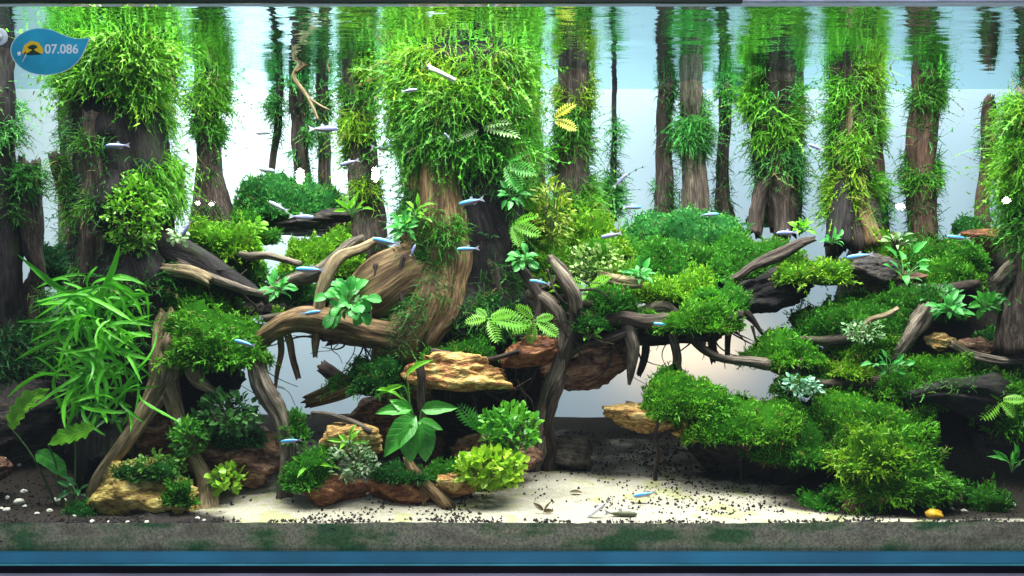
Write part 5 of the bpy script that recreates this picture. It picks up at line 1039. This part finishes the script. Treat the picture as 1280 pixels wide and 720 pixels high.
def fish(px, py, Y, ln, kind, head, pitch, label, name='tetra_fish', yaw=0, deepen=1):
    o = thing(name, W(px, py, Y), label, 'fish', 'small tetras swimming in the tank'); o.rotation_euler = (0, math.radians(-pitch), (0 if head > 0 else math.pi) + math.radians(yaw)); s_ = ln * sc(Y); k = KIND[kind]
    o.scale = (s_, s_, s_ * deepen); b = link('body', k['body'], o)
    for nm in ('tail_fin', 'dorsal_fin', 'anal_fin'): link(nm, k[nm], o)
    for sd in (-1, 1): link('eye', EYE_M, b, Matrix.Translation((.40, sd * .034, .03)))
    return o
for f in [(147, 182, .10, 28, 'violet', -1, -4, 'violet tetra crossing the dark bark of the left stump'), (404, 161, .30, 34, 'violet', 1, 2, 'violet-blue tetra below the pale forked twig'), (437, 203, .30, 24, 'violet', -1, -18, 'violet tetra beside the wispy trunk'),
          (331, 212, .40, 26, 'pale', 1, -10, 'faint tetra above the left background mound'), (327, 166, .45, 24, 'pale', 1, 0, 'pale tetra near the very thin stem'), (512, 113, .18, 20, 'violet', 1, 8, 'tetra at the left edge of the central moss crown'),
          (560, 172, .16, 17, 'pale', -1, 30, 'tetra turning toward the viewer in the central moss', 55), (589, 252, .16, 33, 'blue', -1, -12, 'blue tetra before the dark hollow, the higher one'), (585, 311, .16, 27, 'blue', -1, -5, 'blue tetra before the dark hollow, the lower one'),
          (388, 337, .13, 34, 'blue', -1, 0, 'blue tetra above the teal rosette'), (483, 302, .14, 34, 'blue', -1, 10, 'bright blue tetra before the pale leaves left of the stump'), (516, 313, .17, 16, 'violet', 1, 60, 'nose-up tetra by the leaning log', 40), (233, 286, .12, 22, 'violet', -1, -62, 'tetra diving along the root of the left stump'),
          (306, 429, .11, 28, 'blue', -1, 12, 'blue tetra at the tip of the wide moss shelf'), (388, 391, .12, 26, 'blue', 1, 6, 'tetra half hidden behind the hanging branch'), (364, 551, .085, 26, 'blue', -1, -8, 'tetra beside the bent branch near the sand'), (377, 271, .32, 30, 'violet', 1, -4, 'tetra over the gap behind the bright pillow'),
          (348, 258, .33, 26, 'pale', -1, 25, 'faint tetra before the left background mound'), (675, 353, .15, 27, 'blue', -1, 8, 'tetra beside the teal clump right of the hollow'), (831, 407, .19, 29, 'blue', -1, 10, 'tetra under the bridge edge among the hanging roots'), (764, 294, .24, 26, 'violet', -1, -14, 'tetra gliding over the bridge moss'),
          (790, 259, .36, 25, 'blue', 1, 0, 'slim tetra skimming the broad cool dome'), (775, 226, .4, 22, 'violet', 1, 45, 'tetra near the hair-thin crooked stem'), (887, 268, .42, 22, 'blue', 1, 0, 'tetra behind the broad cool dome'), (984, 291, .24, 27, 'violet', -1, -4, 'tetra above the grey split branch'),
          (1075, 320, .2, 31, 'blue', -1, -10, 'blue tetra in the shade beside the shaggy log cushion'), (1198, 297, .3, 26, 'blue', -1, 6, 'tetra over the smooth moss dome at the right'), (1020, 184, .34, 20, 'violet', -1, 20, 'tetra beside the bright-crowned trunk'), (806, 618, .09, 28, 'blue', -1, -12, 'blue and red tetra low over the open sand'), (482, 185, .35, 36, 'pale', 1, 0, 'pale slender tetra crossing before the wispy trunk')]:
    fish(*f[:8], yaw=f[8] if len(f) > 8 else rng.uniform(-20, 20))
# grazing fish on the sand
p = W(772, 646, .03); oto = fish(776, 645, .03, 40, 'pale', 1, -4, 'grey-green bottom-feeding fish resting on the sand by the glass', 'bottom_fish', deepen=.85); oto['group'] = 'fish resting on the sand'
for ch in oto.children:
    if ch.name.startswith('body'): ch.data = ch.data.copy(); ch.data.materials[0] = simple_mat('catfish_skin', (.12, .13, .08), .5, .3, noise=9)
oto.location.z = ground(p[0], p[1]) + .0045
p = W(748, 640, .025); sh = fish(748, 640, .025, 36, 'pale', -1, -40, 'limp whitish translucent fish lying on the sand', 'pale_fish', deepen=.7); sh['group'] = 'fish resting on the sand'
for ch in sh.children:
    if ch.name.startswith('body'): ch.data = ch.data.copy(); ch.data.materials[0] = fin_mat('pale_flesh', (.72, .72, .78), .65)
sh.location.z = ground(p[0], p[1]) + .014

# ------------------------------------------------------------------ equipment, sticker, room lamps
t = thing('diffuser_tube', W(553, 93, .17), 'short white plastic tube lodged in the central moss crown', 'tube'); V, Q, T_, _ = thin_tube([W(536, 84, .175), W(545, 88.5, .17), W(569, 101, .17)], .0042, .0042, 14); k = len(V); V = np.concatenate([V, V[:14].mean(0)[None], V[-14:].mean(0)[None]]); jj = np.arange(14)
wmesh('tube', t, V, Q, np.concatenate([np.stack([np.full(14, k), (jj + 1) % 14, jj], 1), np.stack([np.full(14, k + 1), 28 + jj, 28 + (jj + 1) % 14], 1)]), mat=simple_mat('white_plastic', (.8, .84, .84), .35, .5))
V, Q, T_, _ = thin_tube([W(534, 83, .175), W(537, 84.6, .175)], .0050, .0050, 14); wmesh('collar', t, V, Q, mat=simple_mat('grey_plastic', (.35, .38, .38), .4, .5))
fb = thing('filter_box', W(930, 126, .58), 'dark navy filter box hanging at the rear glass near the surface', 'filter'); M_NAVY = simple_mat('navy_plastic', (.015, .035, .11), .4, .4); a, b = W(912, 128, .585), W(952, 94, .585)
box('housing', fb, a[0], b[0], .575, .605, a[2], b[2], M_NAVY, .004); box('intake_grille', fb, a[0] + .006, b[0] - .006, .566, .5748, a[2] + .006, a[2] + .02, simple_mat('grey_blue_plastic', (.10, .16, .24), .4, .4), .002)
box('bracket', fb, a[0] + .02, a[0] + .03, .590, .600, b[2] + .0003, WATER + .02, M_NAVY)
sc_ = thing('suction_cup', W(0, 46, -.01), 'round white suction cup on the glass at the upper left edge', 'suction cup'); X, Q = ball(W(-1, 46, -.012), np.array([.013, .004, .013]), 20, 11); wmesh('cup', sc_, X, Q, mat=simple_mat('cup_white', (.75, .82, .86), .3, .4)); X, Q = ball(W(-1, 46, -.017), np.array([.005, .004, .005]), 12, 8); wmesh('knob', sc_, X, Q, mat=simple_mat('cup_knob', (.6, .68, .72), .3, .4))

# sticker on the front glass
st = thing('contest_sticker', W(66, 97, -.0085), 'blue leaf-shaped sticker reading 07.086 on the front glass', 'sticker')
def flat(name, pts, y0, th, mat, parent):
    P = np.array([W(x, y, 0) for x, y in pts]); P[:, 1] = y0; n = len(P); c = P.mean(0)[None]
    V = np.concatenate([P - [0, th, 0], P, c - [0, th, 0], c]); jj = np.arange(n); j2 = (jj + 1) % n
    T = np.concatenate([np.stack([np.full(n, 2 * n), j2, jj], 1), np.stack([np.full(n, 2 * n + 1), n + jj, n + j2], 1)]); return wmesh(name, parent, V, np.stack([jj, j2, n + j2, n + jj], 1), T, mat=mat, smooth=False)
ol = np.array([(116, 49), (98, 50), (82, 45), (68, 39), (50, 37), (33, 42), (22, 51), (17, 63), (20, 75), (29, 86), (43, 93), (60, 95.5), (78, 93), (93, 86), (104, 75), (111, 62)], float)
cen = np.array([64, 66]); sm_ = catmull(np.vstack([ol, ol[:1]]), 5)[:-1]
M_STW = simple_mat('sticker_border', (.62, .72, .78), .5, .3); M_STB = simple_mat('sticker_blue', (.03, .42, .66), .4, .4, noise=14); M_WHITE = simple_mat('print_white', (.85, .88, .92), .5, .3); M_YEL = simple_mat('print_yellow', (.85, .55, .03), .5, .3); M_DK = simple_mat('print_dark', (.02, .06, .05), .5, .3)
flat('border', sm_, -.0083, .0004, M_STW, st); flat('face', cen + (sm_ - cen) * .972, -.00875, .0003, M_STB, st)
em = [(33 + 0, 69)]; 
for q in range(0, 41):
    a_ = math.pi - math.pi * q / 40; rr = 1 + .07 * abs(math.sin(a_ * 4.5)); em.append((45 - 0 + 12.5 * rr * math.cos(a_), 68 - 14 * rr * math.sin(a_)))
em += [(57, 69)]; flat('emblem', em, -.00910, .0001, M_YEL, st)
flat('emblem_tree', [(44, 66), (44.5, 62), (40, 63), (38.5, 61), (42, 58.5), (46, 57.5), (50, 59), (51, 61.5), (47, 62), (46.8, 66), (53, 68), (57, 70), (40, 71), (36, 69.5)], -.00925, .0001, M_DK, st)
flat('emblem_fish', [(25.5, 68), (28, 66), (30.5, 67.5), (30, 70.5), (27, 71.5)], -.00910, .0001, M_WHITE, st); flat('emblem_fish', [(34.5, 66.5), (35.8, 70), (34, 75), (31, 80), (33.5, 77.5), (36.8, 71), (36.2, 66.5)], -.00910, .0001, M_WHITE, st)
fc = bpy.data.curves.new('number', 'FONT'); fc.body = '07.086'; fc.size = 1; fc.extrude = .01; fc.offset = .018
to = bpy.data.objects.new('number_tmp', fc); COL.objects.link(to); dg = bpy.context.evaluated_depsgraph_get(); tm = bpy.data.meshes.new_from_object(to.evaluated_get(dg)); bpy.data.objects.remove(to)
co = np.empty(len(tm.vertices) * 3, dtype=np.float32); tm.vertices.foreach_get('co', co); co = co.reshape(-1, 3); mn, mxx = co.min(0), co.max(0); a, b = W(60, 69, 0), W(101.5, 57, 0)
u = (co - mn) / (mxx - mn); nv = np.stack([a[0] + u[:, 0] * (b[0] - a[0]), -.0092 + (1 - u[:, 2]) * .0001 - .0001, a[2] + u[:, 1] * (b[2] - a[2])], 1) - np.array(st.location); tm.vertices.foreach_set('co', nv.astype(np.float32).ravel()); tm.update()
tm.name = 'number'; tm.materials.clear(); tm.materials.append(M_WHITE); link('number', tm, st)

# lit lamps of the room, seen as reflections in the front glass
M_LAMP = simple_mat('lit_lamp', (.8, .8, .8), .5, .2, emit=((1, .93, .84), 60)); M_LAMPB = simple_mat('lamp_housing', (.05, .05, .05), .5, .3)
for k, (px, py, w_, h_) in enumerate([(375.5, 220, 10, 20), (469.5, 218, 10, 19), (1257.5, 250.5, 9, 9), (1125, 258, 10, 9), (247.5, 254, 7, 6), (265, 255, 6, 6)]):
    G_ = W(px, py, 0); d = G_ - np.array([0, -CAM_D, EYE]); d[1] = -d[1]; p = G_ + d * 2.3; sx, sz = w_ * PX * 3.3 / 2, h_ * PX * 3.3 / 2
    lo = thing('room_lamp', p, ('tall lit room lamp mirrored over the left background moss' if h_ > 12 else 'round lit room lamp mirrored beside the right trunks' if px > 600 else 'tiny lit room lamp mirrored by the trunk beside the wide left stump'), 'lamp', 'lit room lamps mirrored in the front glass'); box('diffuser', lo, p[0] - sx, p[0] + sx, p[1] - .01, p[1], p[2] - sz, p[2] + sz, M_LAMP, min(sx, sz) * .5); box('housing', lo, p[0] - sx, p[0] + sx, p[1] - .05, p[1] - .0105, p[2] - sz, p[2] + sz, M_LAMPB)
